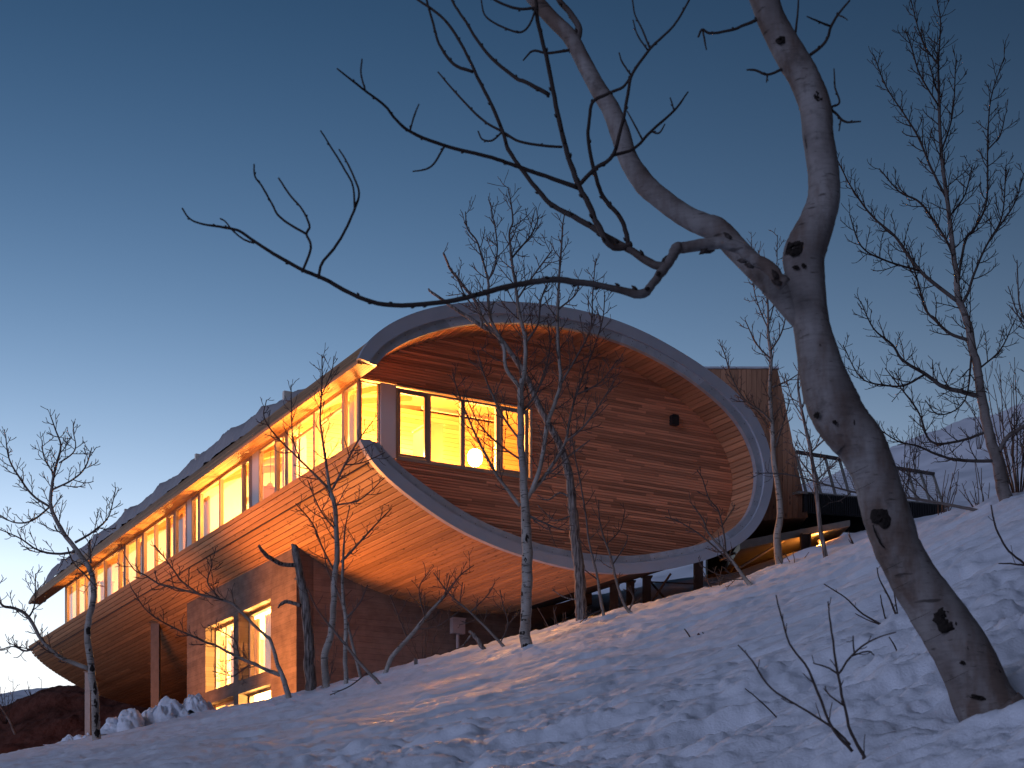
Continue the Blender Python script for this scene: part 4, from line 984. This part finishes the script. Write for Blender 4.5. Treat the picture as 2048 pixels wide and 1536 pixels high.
def seam(pts, h=.004):
    c = catmull(np.array(pts, float), 6); P = []; R = []
    for x, y, w_ in c: D, e, _c = on_trunk(x, y); P.append(at(x, y, D - h)); R.append(w_ * .5 * D / FPX)
    w = Wood(BR); w.add(np.array(P), np.array(R), 6, .30); w.build('bark_split', M['scar'], big)
seam([(1697, 756, 2), (1701, 775, 5), (1699, 795, 6), (1705, 822, 5), (1709, 850, 2)])
seam([(1872, 1146, 3), (1902, 1188, 7), (1930, 1232, 9), (1957, 1275, 12), (1983, 1322, 14), (2004, 1368, 14), (2018, 1405, 12)], .002)
seam([(1746, 1050, 3), (1752, 1068, 4), (1762, 1088, 4), (1769, 1096, 2)], .0005)
for y0_, w0_ in ((930, .9), (962, .8), (1122, .9), (1160, .8), (1222, .9), (1262, .8), (1340, .9)):          # fine growth rings round the bark
    i = int(np.argmin(np.abs(HZ - tcx[:, 2] / tcx[:, 1] * FPX - y0_))); cpx = tcx[i, 0] / tcx[i, 1] * FPX + CX; wd = trr[i] / tcx[i, 1] * FPX
    seam([(cpx - wd * .93, y0_ + wd * .42, w0_), (cpx - wd * .5, y0_ + wd * .22, w0_), (cpx - wd * .1, y0_ + wd * .02, w0_ * .6)], .001)

# -- aspens and saplings round the house
make_tree('aspen_tree', 'pale forked aspen before the far left end of the house', [(194, 1476, 18), (192, 1395, 16), (184, 1338, 15), (177, 1271, 14), (179, 1231, 13), (190, 1192, 12), (184, 1139, 11), (155, 1099, 10), (128, 1063, 9), (104, 1015, 8), (106, 966, 6), (115, 926, 5), (122, 891, 4), (111, 860, 3), (100, 829, 2)],
    [[(180, 1338, 10), (124, 1315, 9), (84, 1280, 8), (53, 1231, 7), (26, 1216, 6), (4, 1209, 5), (-12, 1174, 4)], [(57, 1236, 4), (69, 1209, 3), (71, 1147, 2)], [(80, 1285, 4), (53, 1302, 4), (26, 1293, 3), (0, 1300, 2)], [(150, 1103, 6), (115, 1107, 5), (75, 1099, 4), (40, 1076, 3), (0, 1059, 2)],
     [(102, 1015, 5), (66, 992, 4.5), (40, 957, 4), (18, 917, 3), (11, 868, 2)], [(150, 1085, 5), (186, 1063, 4), (217, 1032, 3), (232, 975, 2)], [(106, 979, 4), (142, 961, 3.5), (170, 935, 3), (184, 895, 2)], [(102, 1012, 4), (66, 1041, 3.5), (30, 1045, 3), (0, 1030, 2)], [(181, 1125, 5), (179, 1100, 5), (179, 1081, 4)], [(135, 1095, 3), (146, 1125, 3), (172, 1152, 3), (195, 1178, 2)], [(118, 926, 3), (150, 900, 2.5), (146, 860, 2)], [(108, 950, 3), (88, 915, 2.5), (84, 880, 2)]],
    per_m=3.2, length=.62, rmin=.0075, trunk_twigs=(.62, 1.0), knots=[(177, 1262, 7, 8), (183, 1338, 6, 7), (189, 1378, 4, 12), (190, 1408, 5, 10), (191, 1440, 6, 14), (194, 1466, 7, 9), (179, 1300, 2.5, 3)])
make_tree('leaning_sapling', 'dark sapling leaning left across the lit concrete windows', [(580, 1401, 13), (568, 1366, 11), (560, 1349, 10), (551, 1324, 8), (540, 1284, 7), (529, 1271, 6.5), (504, 1247, 6), (482, 1224, 6), (464, 1207, 5.5), (431, 1196, 5), (398, 1188, 4.5), (337, 1172, 4), (317, 1167, 3.5), (291, 1150, 3), (269, 1139, 2.5), (249, 1110, 2)],
    [[(560, 1351, 9), (537, 1342, 8), (507, 1329, 7), (471, 1313, 6), (434, 1293, 5), (416, 1287, 5), (398, 1278, 4.5), (380, 1271, 4), (340, 1252, 3), (295, 1223, 2.5), (261, 1174, 2)], [(399, 1188, 4), (364, 1163, 3.5), (350, 1145, 3), (328, 1114, 2.5), (308, 1090, 2)], [(440, 1198, 3), (415, 1165, 3), (424, 1130, 2), (420, 1112, 2)], [(500, 1330, 4), (478, 1345, 3), (463, 1352, 2), (425, 1342, 2)], [(480, 1315, 3), (470, 1280, 3), (440, 1262, 2), (415, 1250, 2)]],
    per_m=2.6, length=.6, rmin=.007, trunk_twigs=(.5, 1.0), mat='bark')
make_tree('dead_snag', 'broken dead trunk with stub limbs at the concrete corner', [(621, 1386, 24), (615, 1323, 22), (611, 1241, 19), (603, 1178, 17), (596, 1126, 15), (592, 1098, 14), (584, 1088, 5)],
    [[(597, 1131, 9), (562, 1128, 9), (537, 1115, 9), (524, 1103, 8), (518, 1092, 5)], [(602, 1212, 8), (577, 1204, 8), (562, 1209, 6), (556, 1216, 2)], [(606, 1160, 6), (590, 1158, 4)]], per_m=0, mat='dead', lump=.16, kt=12, limb_k=7)
make_tree('aspen_tree', 'slim aspen whose crown crosses the near window band', [(654, 1378, 15), (650, 1308, 15), (663, 1267, 14), (667, 1222, 13), (670, 1167, 12), (678, 1111, 11), (675, 1050, 9.5), (670, 1007, 9), (661, 978, 8), (656, 950, 6), (646, 882, 5), (641, 839, 4), (644, 767, 3), (644, 709, 2)],
    [[(660, 980, 6), (629, 950, 5), (596, 916, 4), (552, 872, 3), (528, 834, 2.5), (533, 800, 2)], [(664, 980, 5), (692, 925, 4), (716, 882, 3), (745, 843, 2)], [(682, 1125, 5), (716, 1089, 4), (750, 1051, 3), (783, 1017, 2)], [(668, 1142, 4), (646, 1099, 3.5), (624, 1046, 3), (591, 1007, 2)], [(672, 1010, 4), (721, 998, 3), (769, 955, 2)], [(600, 920, 3), (585, 870, 2.5), (582, 770, 2)], [(644, 790, 2.5), (664, 740, 2), (668, 712, 1.5)], [(672, 1060, 4), (640, 1020, 3), (615, 960, 2)], [(690, 930, 3), (725, 925, 2.5), (770, 905, 2)]],
    per_m=2.6, length=.62, rmin=.0065, trunk_twigs=(.45, 1.0))
make_tree('sapling', 'thin upright sapling right behind the slim aspen', [(691, 1364, 9), (689, 1315, 9), (691, 1241, 8), (686, 1185, 7), (687, 1122, 5), (690, 1060, 3), (700, 1010, 2)], [[(690, 1240, 4), (720, 1205, 3), (735, 1170, 2)]], per_m=2.2, length=.5, rmin=.006, level=1)
make_tree('sapling', 'thin sapling leaning left over the snow by the slim aspen', [(722, 1361, 7), (704, 1282, 6), (691, 1230, 5), (678, 1189, 4), (655, 1140, 2.5), (648, 1100, 2)], [], per_m=1.8, length=.45, rmin=.006, level=1)
make_tree('fallen_branch', 'bare fallen branch propped on the snow before the concrete corner', [(765, 1373, 8), (726, 1334, 6), (685, 1282, 5), (637, 1222, 3), (615, 1178, 2)], [[(735, 1345, 3), (700, 1372, 2.5), (660, 1390, 2)]], per_m=1.6, length=.5, rmin=.006, cat='branch', level=1)
make_tree('leaning_aspen', 'smooth pale stem leaning right under the belly', [(772, 1342, 9), (785, 1311, 9), (819, 1274, 8), (852, 1233, 7), (889, 1193, 5), (919, 1152, 3), (948, 1130, 2)], [[(850, 1237, 3), (838, 1178, 2.5), (860, 1141, 2)], [(833, 1258, 3), (874, 1252, 2.5), (919, 1222, 2)], [(815, 1278, 3), (800, 1240, 2.5), (780, 1190, 2)], [(889, 1193, 3), (900, 1150, 2)]], per_m=2.4, length=.6, rmin=.006)
make_tree('leaning_sapling', 'thin stem leaning left under the belly beside a broken stump', [(1008, 1294, 6), (971, 1254, 5), (934, 1219, 4), (897, 1186, 3), (867, 1145, 2)], [[(940, 1225, 3), (975, 1190, 2.5), (990, 1165, 2)], [(1000, 1286, 3), (1016, 1250, 2.5), (1006, 1210, 2), (1000, 1180, 2)], [(1014, 1255, 2), (1035, 1225, 2)], [(920, 1206, 2.5), (925, 1165, 2)]], per_m=2.2, length=.55, rmin=.006)
make_tree('stump', 'short split stump in the snow under the belly', [(969, 1300, 9), (952, 1276, 9), (938, 1262, 6)], [[(944, 1268, 4), (925, 1292, 3), (905, 1300, 2)]], per_m=0, mat='dead', cat='stump', lump=.2)
make_tree('stump', 'low cut stub left of the split stump', [(832, 1334, 8), (831, 1318, 8)], [], per_m=0, mat='dead', cat='stump', lump=.15)
make_tree('aspen_tree', 'white barked aspen standing before the middle of the oval', [(1053, 1300, 24), (1046, 1252, 22), (1046, 1161, 22), (1048, 1088, 21), (1045, 1015, 18), (1042, 942, 15), (1040, 869, 14), (1039, 815, 13), (1039, 770, 12), (1047, 735, 9), (1047, 674, 8), (1036, 628, 7), (1031, 579, 6), (1025, 538, 5.5), (1021, 508, 5), (1018, 464, 4), (1025, 442, 3.5), (1021, 401, 2.5), (1016, 374, 2)],
    [[(1038, 775, 9), (1012, 737, 8), (1009, 699, 7.5), (995, 669, 7), (981, 636, 6.5), (977, 592, 6), (977, 565, 5), (965, 519, 4), (954, 483, 3.5), (935, 456, 3), (931, 423, 2)],
     [(1044, 1010, 10), (1060, 985, 9.5), (1079, 930, 9), (1093, 851, 9), (1111, 800, 8), (1121, 760, 7.5), (1115, 688, 7), (1114, 620, 6), (1117, 557, 5), (1121, 508, 4), (1125, 456, 3), (1129, 428, 2)],
     [(1043, 1000, 9), (1060, 985, 9), (1085, 955, 8), (1111, 915, 7), (1130, 880, 6), (1139, 833, 5), (1152, 789, 4.5), (1170, 740, 3.5), (1190, 690, 3), (1205, 640, 2.5), (1210, 590, 2)],
     [(1040, 1012, 8), (1017, 982, 7), (995, 953, 6), (973, 913, 5.5), (951, 869, 4.5), (929, 818, 3.5), (915, 780, 2.5), (905, 745, 2)],
     [(977, 560, 4), (990, 535, 3.5), (995, 490, 3), (985, 430, 2.5), (980, 405, 2)], [(1020, 520, 4), (1045, 490, 3.5), (1065, 465, 3), (1078, 432, 2)], [(1033, 600, 4), (1060, 560, 3.5), (1090, 520, 3), (1105, 500, 2)], [(1047, 690, 5), (1075, 650, 4), (1082, 600, 3.5), (1100, 555, 2.5)], [(995, 672, 4.5), (960, 630, 4), (930, 590, 3), (910, 545, 2.5)],
     [(1115, 620, 4), (1150, 590, 3), (1160, 560, 2)], [(1121, 770, 5), (1150, 720, 4), (1180, 660, 3.5), (1185, 600, 2.5), (1190, 525, 2)], [(1130, 885, 4.5), (1170, 850, 4), (1205, 800, 3), (1230, 760, 2)], [(1152, 790, 4), (1200, 765, 3), (1235, 720, 2)], [(1040, 880, 5), (1010, 840, 4.5), (985, 790, 4), (965, 740, 3), (955, 700, 2)], [(1042, 920, 4.5), (1000, 890, 4), (960, 850, 3), (930, 790, 2)], [(1050, 1028, 7), (1075, 1040, 4.5), (1110, 1055, 3), (1130, 1060, 2)], [(1039, 830, 5), (1070, 790, 4.5), (1090, 740, 4), (1100, 690, 3), (1095, 640, 2)], [(1085, 955, 4), (1120, 930, 3), (1150, 900, 2)]],
    per_m=3.0, length=.75, rmin=.0062, trunk_twigs=(.5, 1.0), limb_k=7,
    knots=[(1041, 1063, 4, 7), (1054, 1078, 4, 9), (1040, 1090, 3.5, 5), (1051, 1120, 3, 5), (1040, 1133, 4, 9), (1041, 1190, 4.5, 10), (1040, 1228, 5, 13), (1049, 1240, 7, 2.5), (1045, 1266, 6, 3.5), (1052, 1294, 10, 8), (1046, 1110, 2.5, 2.5), (1049, 1170, 2.5, 3), (1047, 1040, 2, 2.5)])
make_tree('dead_snag', 'dark furrowed dead trunk bending left behind the white aspen', [(1163, 1246, 23), (1160, 1190, 22), (1155, 1124, 22), (1150, 1060, 20), (1148, 1015, 19), (1141, 960, 17), (1130, 924, 16), (1115, 880, 14), (1093, 844, 13), (1072, 804, 12), (1053, 760, 11), (1022, 707, 10), (990, 669, 9), (962, 655, 8), (925, 630, 6.5), (886, 601, 5.5), (861, 583, 5), (857, 577, 3)],
    [[(965, 657, 6), (955, 610, 6), (929, 573, 5.5), (902, 540, 5), (893, 520, 4.5), (887, 506, 4)], [(1146, 1000, 5), (1120, 985, 4), (1095, 1000, 3), (1075, 990, 2)], [(1128, 920, 4), (1160, 895, 3.5), (1180, 880, 2)], [(1145, 1030, 4), (1110, 1040, 3), (1075, 1010, 2)], [(1160, 1200, 4), (1130, 1195, 3), (1105, 1180, 2)]], per_m=1.0, length=.6, rmin=.006, mat='dead', lump=.13, kt=12, trunk_twigs=(.3, .8))
make_tree('sapling', 'tall thin sapling right of the furrowed dead trunk', [(1208, 1237, 7), (1201, 1197, 6), (1195, 1154, 5), (1186, 1116, 4.5), (1177, 1081, 4), (1171, 1030, 3.5), (1160, 964, 3), (1148, 906, 2.5), (1141, 855, 2)], [[(1205, 1220, 3), (1180, 1230, 3), (1160, 1245, 2)], [(1196, 1160, 3), (1170, 1140, 2)]], per_m=1.8, length=.5, rmin=.0058)
make_tree('sapling', 'forked sapling bending left beside the first house column', [(1262, 1226, 8), (1250, 1212, 6), (1240, 1187, 5.5), (1230, 1154, 5), (1221, 1115, 4.5), (1207, 1075, 4), (1199, 1040, 2.5), (1197, 1000, 2)], [[(1258, 1222, 4), (1267, 1196, 3.5), (1256, 1175, 2.5)], [(1225, 1130, 3), (1250, 1090, 2.5), (1256, 1070, 2)], [(1212, 1090, 3), (1240, 1060, 2), (1250, 1020, 2)]], per_m=1.8, length=.45, rmin=.0058)
make_tree('sapling', 'pale sapling leaning left in front of the oval rim', [(1498, 1167, 9), (1476, 1139, 7), (1449, 1104, 5.5), (1418, 1069, 4), (1405, 1038, 3), (1385, 1010, 2)], [[(1452, 1106, 4), (1446, 1060, 3.5), (1436, 1020, 3), (1418, 998, 2.5), (1405, 958, 2), (1394, 940, 2)], [(1470, 1132, 3.5), (1410, 1077, 3), (1365, 1047, 2.5), (1330, 1033, 2)], [(1445, 1050, 3), (1470, 1010, 2)], [(1480, 1145, 3), (1440, 1150, 2.5), (1400, 1130, 2)], [(1486, 1158, 3), (1455, 1160, 2.5), (1420, 1165, 2)]], per_m=2.2, length=.45, rmin=.006)
make_tree('aspen_tree', 'pale aspen standing between the oval and the boarded tower', [(1560, 1136, 16), (1556, 1082, 15), (1562, 1024, 13), (1556, 958, 11), (1549, 905, 10), (1547, 843, 9), (1542, 772, 8), (1545, 715, 6.5), (1538, 670, 5.5), (1536, 608, 4), (1530, 560, 3), (1516, 500, 2)],
    [[(1548, 850, 5), (1525, 825, 4.5), (1489, 799, 4), (1463, 755, 3), (1450, 710, 2.5), (1441, 688, 2)], [(1544, 775, 4), (1573, 763, 3), (1600, 746, 2)], [(1549, 890, 4), (1533, 848, 3.5), (1498, 808, 3), (1470, 790, 2)], [(1544, 720, 4), (1515, 690, 3), (1490, 640, 2)], [(1543, 700, 4), (1565, 660, 3), (1575, 610, 2)], [(1538, 660, 3), (1520, 620, 2.5), (1507, 570, 2), (1503, 480, 1.5)], [(1549, 900, 4), (1565, 850, 3), (1580, 800, 2)], [(1540, 640, 3), (1552, 580, 2), (1555, 470, 1.5)]], per_m=2.8, length=.6, rmin=.006, trunk_twigs=(.4, 1.0))
make_tree('sapling', 'dark slender sapling in front of the footbridge', [(1651, 1113, 10), (1638, 1047, 9), (1631, 967, 8), (1620, 896, 7), (1604, 825, 5.5), (1596, 772, 4), (1598, 728, 2)], [[(1622, 905, 4), (1660, 870, 3), (1690, 850, 2)], [(1630, 960, 4), (1600, 920, 3), (1580, 880, 2)], [(1606, 835, 3), (1585, 800, 2), (1570, 750, 2)], [(1630, 965, 3.5), (1665, 930, 3), (1690, 900, 2)]], per_m=2.6, length=.6, rmin=.0065, mat='dead', trunk_twigs=(.35, 1.0))
make_tree('aspen_tree', 'tall wide crowned aspen on the right edge of the slope', [(2011, 995, 28), (2001, 941, 25), (1982, 876, 21), (1969, 804, 19), (1956, 739, 17), (1943, 684, 16), (1930, 631, 14), (1920, 599, 13), (1918, 560, 11), (1913, 524, 10), (1895, 387, 8), (1884, 296, 7), (1879, 196, 5.5), (1877, 127, 4), (1881, 45, 2.5), (1874, 0, 2), (1868, -40, 1.5)],
    [[(1966, 792, 11), (1923, 781, 9), (1881, 768, 8), (1848, 745, 7), (1806, 719, 5.5), (1786, 690, 4.5), (1747, 657, 3), (1721, 602, 2)], [(1850, 748, 5), (1809, 771, 4), (1770, 771, 3.5), (1721, 755, 2.5), (1686, 690, 2)], [(1940, 681, 7), (1900, 667, 6), (1874, 644, 5), (1851, 618, 4.5), (1835, 560, 3.5), (1827, 533, 3), (1812, 490, 2)], [(1923, 609, 7), (1936, 586, 6), (1948, 545, 5), (1977, 483, 4), (2027, 410, 3), (2048, 346, 2)],
     [(1916, 560, 6), (1931, 478, 5), (1950, 456, 4.5), (1973, 401, 4), (1975, 291, 3), (1982, 196, 2.5), (2009, 114, 2)], [(1918, 605, 8), (1859, 560, 7), (1822, 519, 6), (1790, 474, 5), (1745, 433, 4), (1704, 378, 3), (1674, 319, 2)], [(1840, 542, 4), (1767, 519, 3.5), (1722, 492, 3), (1699, 428, 2)], [(1911, 515, 5), (1877, 456, 4.5), (1840, 405, 4), (1799, 383, 3), (1758, 337, 2)], [(1893, 396, 5), (1863, 337, 4.5), (1836, 273, 4), (1808, 228, 3), (1772, 173, 2.5), (1747, 109, 2)],
     [(1879, 215, 3.5), (1840, 150, 3), (1822, 91, 2.5), (1810, 59, 2)], [(1877, 130, 3), (1845, 82, 2.5), (1822, 0, 2)], [(1997, 905, 10), (2014, 876, 9), (2048, 853, 8), (2090, 820, 6)], [(1992, 922, 7), (1926, 921, 6), (1881, 911, 5), (1835, 892, 4), (1796, 882, 3), (1751, 853, 2)], [(1978, 862, 6), (1916, 882, 5), (1861, 882, 4.5), (1835, 820, 3.5), (1770, 736, 2)], [(1945, 700, 5), (1930, 800, 3), (1880, 830, 2.5), (1850, 800, 2)], [(1955, 740, 4), (2000, 700, 3), (2030, 640, 2)], [(1902, 430, 4), (1930, 390, 3), (1945, 330, 2)], [(1884, 300, 4), (1905, 230, 3), (1912, 120, 2)], [(1975, 300, 3), (2000, 270, 2.5), (2010, 230, 2)], [(1977, 483, 3.5), (2005, 430, 3), (2012, 330, 2)], [(1880, 196, 3), (1865, 150, 2.5), (1845, 60, 2)]],
    per_m=4.2, length=.55, rmin=.0045, trunk_twigs=(.3, 1.0), limb_k=7, mat='darkbark')
make_tree('fallen_branch', 'long dark fallen branch lying below the footbridge railing', [(1960, 1022, 7), (1900, 1010, 6), (1850, 1000, 5.5), (1800, 992, 5), (1715, 985, 4), (1640, 965, 3), (1570, 948, 2.5), (1510, 946, 2)], [[(1870, 1003, 3), (1830, 960, 2.5), (1800, 940, 2)], [(1840, 998, 3), (1812, 970, 2.5), (1790, 930, 2)]], per_m=3.0, length=.5, rmin=.004, cat='branch')

# -- shrubs
def shrub(name, label, px, py, Y, n, hpx, spread, rmin, group=None, per_m=3.0, level=1, lean=0.0, mat='twig', cat='shrub', rise=.35):
    root = at(px, py, Y); t = tag(empty(name, tuple(root)), label, cat, group); w = Wood(root)
    for k in range(n):
        h = hpx * Y / FPX * random.uniform(.6, 1.05); az = random.uniform(0, 6.28); sp = random.uniform(.1, 1) * spread
        d = np.array([math.cos(az) * sp + lean, math.sin(az) * sp, 1.0]); d /= np.linalg.norm(d); p = root + np.array([math.cos(az), math.sin(az), 0]) * .06 - UP * .15; pts = [p]
        for q in range(7): d = d + UP * rise / 7 + rng.normal(0, .08, 3); d /= np.linalg.norm(d); pts.append(pts[-1] + d * h / 7)
        rr = np.linspace(max(rmin * 2.0, h * .006), rmin, 8); pts = np.array(pts); w.add(pts, rr, 4); twigs(w, pts, rr, per_m, h * .33, rmin * .85, level, .25, 1.0, up=.5)
    w.build('stems', M[mat], t); return t
shrub('shrub', 'dense dark bare shrub on the right edge behind the wide aspen', 2040, 985, 23, 16, 300, .35, .004, per_m=3.5, level=2)
shrub('shrub', 'bare tangled shrub left of the wide aspen, before the bridge end', 1880, 1030, 24, 9, 130, .9, .0042, level=2)
shrub('shrub', 'bare thicket round the foot of the wide aspen', 1965, 1005, 22, 10, 110, 1.0, .004, level=2)
shrub('shrub', 'bare bush beside the bridge railing, right of the thick trunk', 1800, 1000, 39, 8, 140, .6, .007, level=2)
shrub('small_tree', 'small faint bare tree up on the hillside below the wide crown', 1832, 940, 60, 5, 120, .25, .008, level=2, cat='tree')
shrub('small_tree', 'small bare tree on the hillside close to the wide aspen trunk', 1958, 890, 60, 5, 90, .3, .008, level=2, cat='tree')
shrub('shrub', 'wide bare shrub on the snow at the far left edge', 10, 1440, 62, 9, 95, .7, .011, level=2, lean=-.3)
shrub('shrub', 'thin bare shrub on the far left hill beside the earth bank', 75, 1420, 66, 7, 70, .6, .011, level=2)
shrub('shrub', 'leafless scrub at the foot of the leaning pale stem', 850, 1322, 28.5, 8, 110, .9, .0055, level=1, lean=.1, mat='bark')
shrub('shrub', 'leafless scrub between the white aspen and the dead trunk', 1125, 1262, 28, 5, 90, .9, .0055, level=1, lean=-.3, mat='bark')
shrub('shrub', 'leafless scrub at the foot of the dead trunk by the concrete corner', 640, 1384, 28.8, 6, 130, .7, .0055, level=1, mat='bark')
shrub('shrub', 'low bare twigs below the rim near the house columns', 1440, 1172, 27.5, 5, 60, 1.0, .0055, level=1, mat='bark')
shrub('shrub', 'bare twigs at the foot of the pale aspen by the tower', 1585, 1130, 27.5, 4, 70, .9, .0055, level=1)
shrub('shrub', 'tuft of bare twigs under the footbridge landing', 1720, 1088, 26.5, 5, 60, .9, .005, level=1)
make_tree('tilted_stem', 'bare leaning stem at the far left edge over the earth bank', [(28, 1462, 6), (15, 1435, 5), (0, 1412, 5), (-30, 1370, 4)], [], per_m=1.5, length=1.2, rmin=.009, Y=61, level=1, mat='darkbark')
make_tree('sapling', 'bare twigs reaching in at the right edge beside the wide crown', [(2110, 760, 5), (2075, 700, 4), (2050, 640, 3.5), (2038, 600, 3), (2034, 520, 2)], [[(2072, 690, 3), (2040, 640, 2.5), (2016, 572, 2)], [(2060, 660, 3), (2030, 625, 2.5), (2018, 610, 2)]], per_m=4, length=.35, rmin=.0042, Y=18, level=1)

# -- twigs poking out of the snow in the foreground
def sprig(label, stems, side=3.0, ll=.09):
    b = stems[0][0]; Y = ground_depth(b[0], b[1]) or 7.0
    root = at(b[0], b[1], Y); t = tag(empty('bare_sprig', tuple(root)), label, 'twig', 'sprigs in the foreground snow'); w = Wood(root)
    for i, s_ in enumerate(stems):
        c, r = trace(s_, Y, (i % 3 - 1) * .12, 5, .7)
        if i == 0: c = np.vstack([c[0] - UP * .15, c]); r = np.r_[r[0], r]
        w.add(c, np.maximum(r, .0016), 6, .08); twigs(w, c, r, side / .35, ll, .0017, 1, .15, 1.0, up=.5, ang=(30, 60))
    w.build('stems', M['twig'], t); return t, w, root
sprig('largest bare sprig with three stems in the foreground snow', [[(1727, 1511, 8), (1699, 1451, 6.5), (1677, 1347, 5.5), (1661, 1244, 4), (1656, 1203, 3)], [(1705, 1503, 7), (1661, 1445, 6), (1618, 1342, 5), (1580, 1288, 4), (1560, 1222, 3.5), (1552, 1190, 2.5)], [(1700, 1490, 5), (1667, 1456, 5), (1601, 1413, 4.5), (1541, 1375, 4), (1503, 1320, 3.5), (1476, 1290, 2.5)], [(1678, 1347, 5), (1705, 1309, 4.5), (1737, 1282, 4), (1792, 1264, 2.5)], [(1678, 1350, 4), (1655, 1335, 3.5), (1626, 1326, 2.5)], [(1705, 1311, 4), (1735, 1303, 3.5), (1748, 1310, 2.5)], [(1709, 1305, 3.5), (1706, 1272, 2.5)], [(1685, 1410, 4), (1655, 1385, 3), (1650, 1372, 2.5)]])
sprig('short single twig left of the largest sprig', [[(1566, 1451, 3.5), (1525, 1407, 3), (1490, 1377, 2)]], 1)
sprig('forked sprig close to the thick trunk', [[(1805, 1264, 5), (1781, 1200, 4), (1760, 1160, 3), (1754, 1135, 2.5)], [(1795, 1240, 3.5), (1782, 1160, 2.5), (1770, 1138, 2)], [(1801, 1258, 3), (1812, 1225, 2)]])
sprig('long low twig slanting left of the forked sprig', [[(1795, 1266, 5), (1726, 1228, 4), (1690, 1195, 3), (1648, 1168, 2.5)], [(1775, 1255, 3), (1735, 1240, 2.5), (1712, 1228, 2)]], 1.5)
sprig('small crooked sprig low beside the thick trunk', [[(1774, 1358, 4), (1798, 1340, 4), (1792, 1300, 3), (1778, 1274, 2.5)], [(1797, 1338, 3), (1802, 1325, 3), (1803, 1318, 2)]], 1.5)
sprig('upright bare twig between the snow lumps, left of the forked sprig', [[(1772, 1246, 3.5), (1765, 1215, 3), (1761, 1190, 2.5)]], 1)
sprig('curved bare stem entering at the right edge above the snow', [[(2085, 1165, 6), (2048, 1124, 5), (2009, 1092, 4.5), (1988, 1048, 4), (1982, 1010, 3)], [(2048, 1130, 4), (2020, 1127, 3.5), (1997, 1127, 2.5)]], 1.5)
sprig('tiny twig pair on the open slope', [[(1389, 1288, 3.5), (1378, 1272, 3), (1369, 1258, 2.5)], [(1412, 1278, 3), (1405, 1264, 2)]], 0)
sprig('two stubby twig tips low in the centre of the snow', [[(1419, 1412, 5), (1415, 1400, 4)], [(1409, 1417, 4), (1407, 1411, 3)]], 0)
sprig('short twig lying right of the thick trunk', [[(1980, 1220, 5), (1952, 1208, 5), (1941, 1200, 4)]], 0)
def leaf(label, px, py, s, rot):
    Y = (ground_depth(px, py + 8) or 8) - .03; c = at(px, py, Y); v = []; L = s * Y / FPX
    for i in range(7):
        q = i / 6; wd = L * .35 * math.sin(math.pi * min(1, q * .93 + .04))
        for sx in (-1, 0, 1): v.append(c + np.array([sx * wd * math.cos(rot) - (q - .5) * L * math.sin(rot), abs(sx) * wd * .5 + .2 * L * (q - .5) ** 2, (q - .5) * L * math.cos(rot) + sx * wd * math.sin(rot)]))
    f = [(3 * i + k, 3 * i + k + 1, 3 * i + k + 4, 3 * i + k + 3) for i in range(6) for k in range(2)]
    o = mesh_obj('dried_leaf', np.array(v) - c, f, M['leaf'], None, True); o.location = tuple(c); sm = o.modifiers.new('thick', 'SOLIDIFY'); sm.thickness = .0012
    return tag(o, label, 'leaf', 'dried leaves')
leaf('curled dried leaf on the open slope beside the tiny twigs', 1398, 1272, 13, .2); leaf('red dried leaf hanging low on the largest sprig', 1597, 1428, 13, .5); leaf('red dried leaf higher on the largest sprig stem', 1548, 1388, 9, -.3)

# -- heaps of cleared snow by the left column
def mound(label, px, py, Y, wpx, hpx, lobes, seed):
    c = at(px, py, Y); n = 90; sc = Y / FPX; Wd = wpx * sc
    g = np.linspace(-1, 1, n); gx, gy = np.meshgrid(g * Wd * .75, g * Wd * .6); z = np.full_like(gx, -.25)
    hsum = 0
    for (lx, lh, lw) in lobes:
        d = np.hypot((gx - lx * sc) / (lw * sc * 1.15), gy / (lw * sc * 1.5)); hsum = np.maximum(hsum, lh * sc * np.exp(-d ** 2.6))
    z = hsum - .06
    e = np.clip(z / (.35 * hpx * sc), 0, 1)
    z = z + ((np.abs(fbm(gx * 3.2, gy * 3.2, 4, seed)) - .15) * .30 + fbm(gx * 9, gy * 9, 3, seed + 5) * .05) * e
    gx = gx + fbm(gx * 4 + z * 3, gy * 4, 3, seed + 9) * .10 * e; gy = gy + fbm(gx * 4, gy * 4 + z * 3, 3, seed + 19) * .12 * e
    o = grid_obj('snow_mound', gx, gy, z, M['snow']); o.location = tuple(c); return tag(o, label, 'snow heap', 'heaps of cleared snow')
mound('two lobed heap of snow right of the forked aspen', 250, 1470, 28.2, 95, 70, [(-20, 38, 26), (12, 64, 24)], 201)
mound('broad lumpy heap of snow in front of the left house column', 325, 1452, 28.8, 90, 55, [(-18, 42, 24), (12, 56, 26), (36, 36, 22)], 211)
mound('smooth pointed heap of snow beside the lower window', 396, 1438, 29.2, 80, 48, [(0, 50, 30), (-16, 30, 26)], 221)
mound('low snow strip on the earth bank by the slim left column', 150, 1486, 27.4, 70, 22, [(-10, 16, 22), (18, 22, 20)], 231)
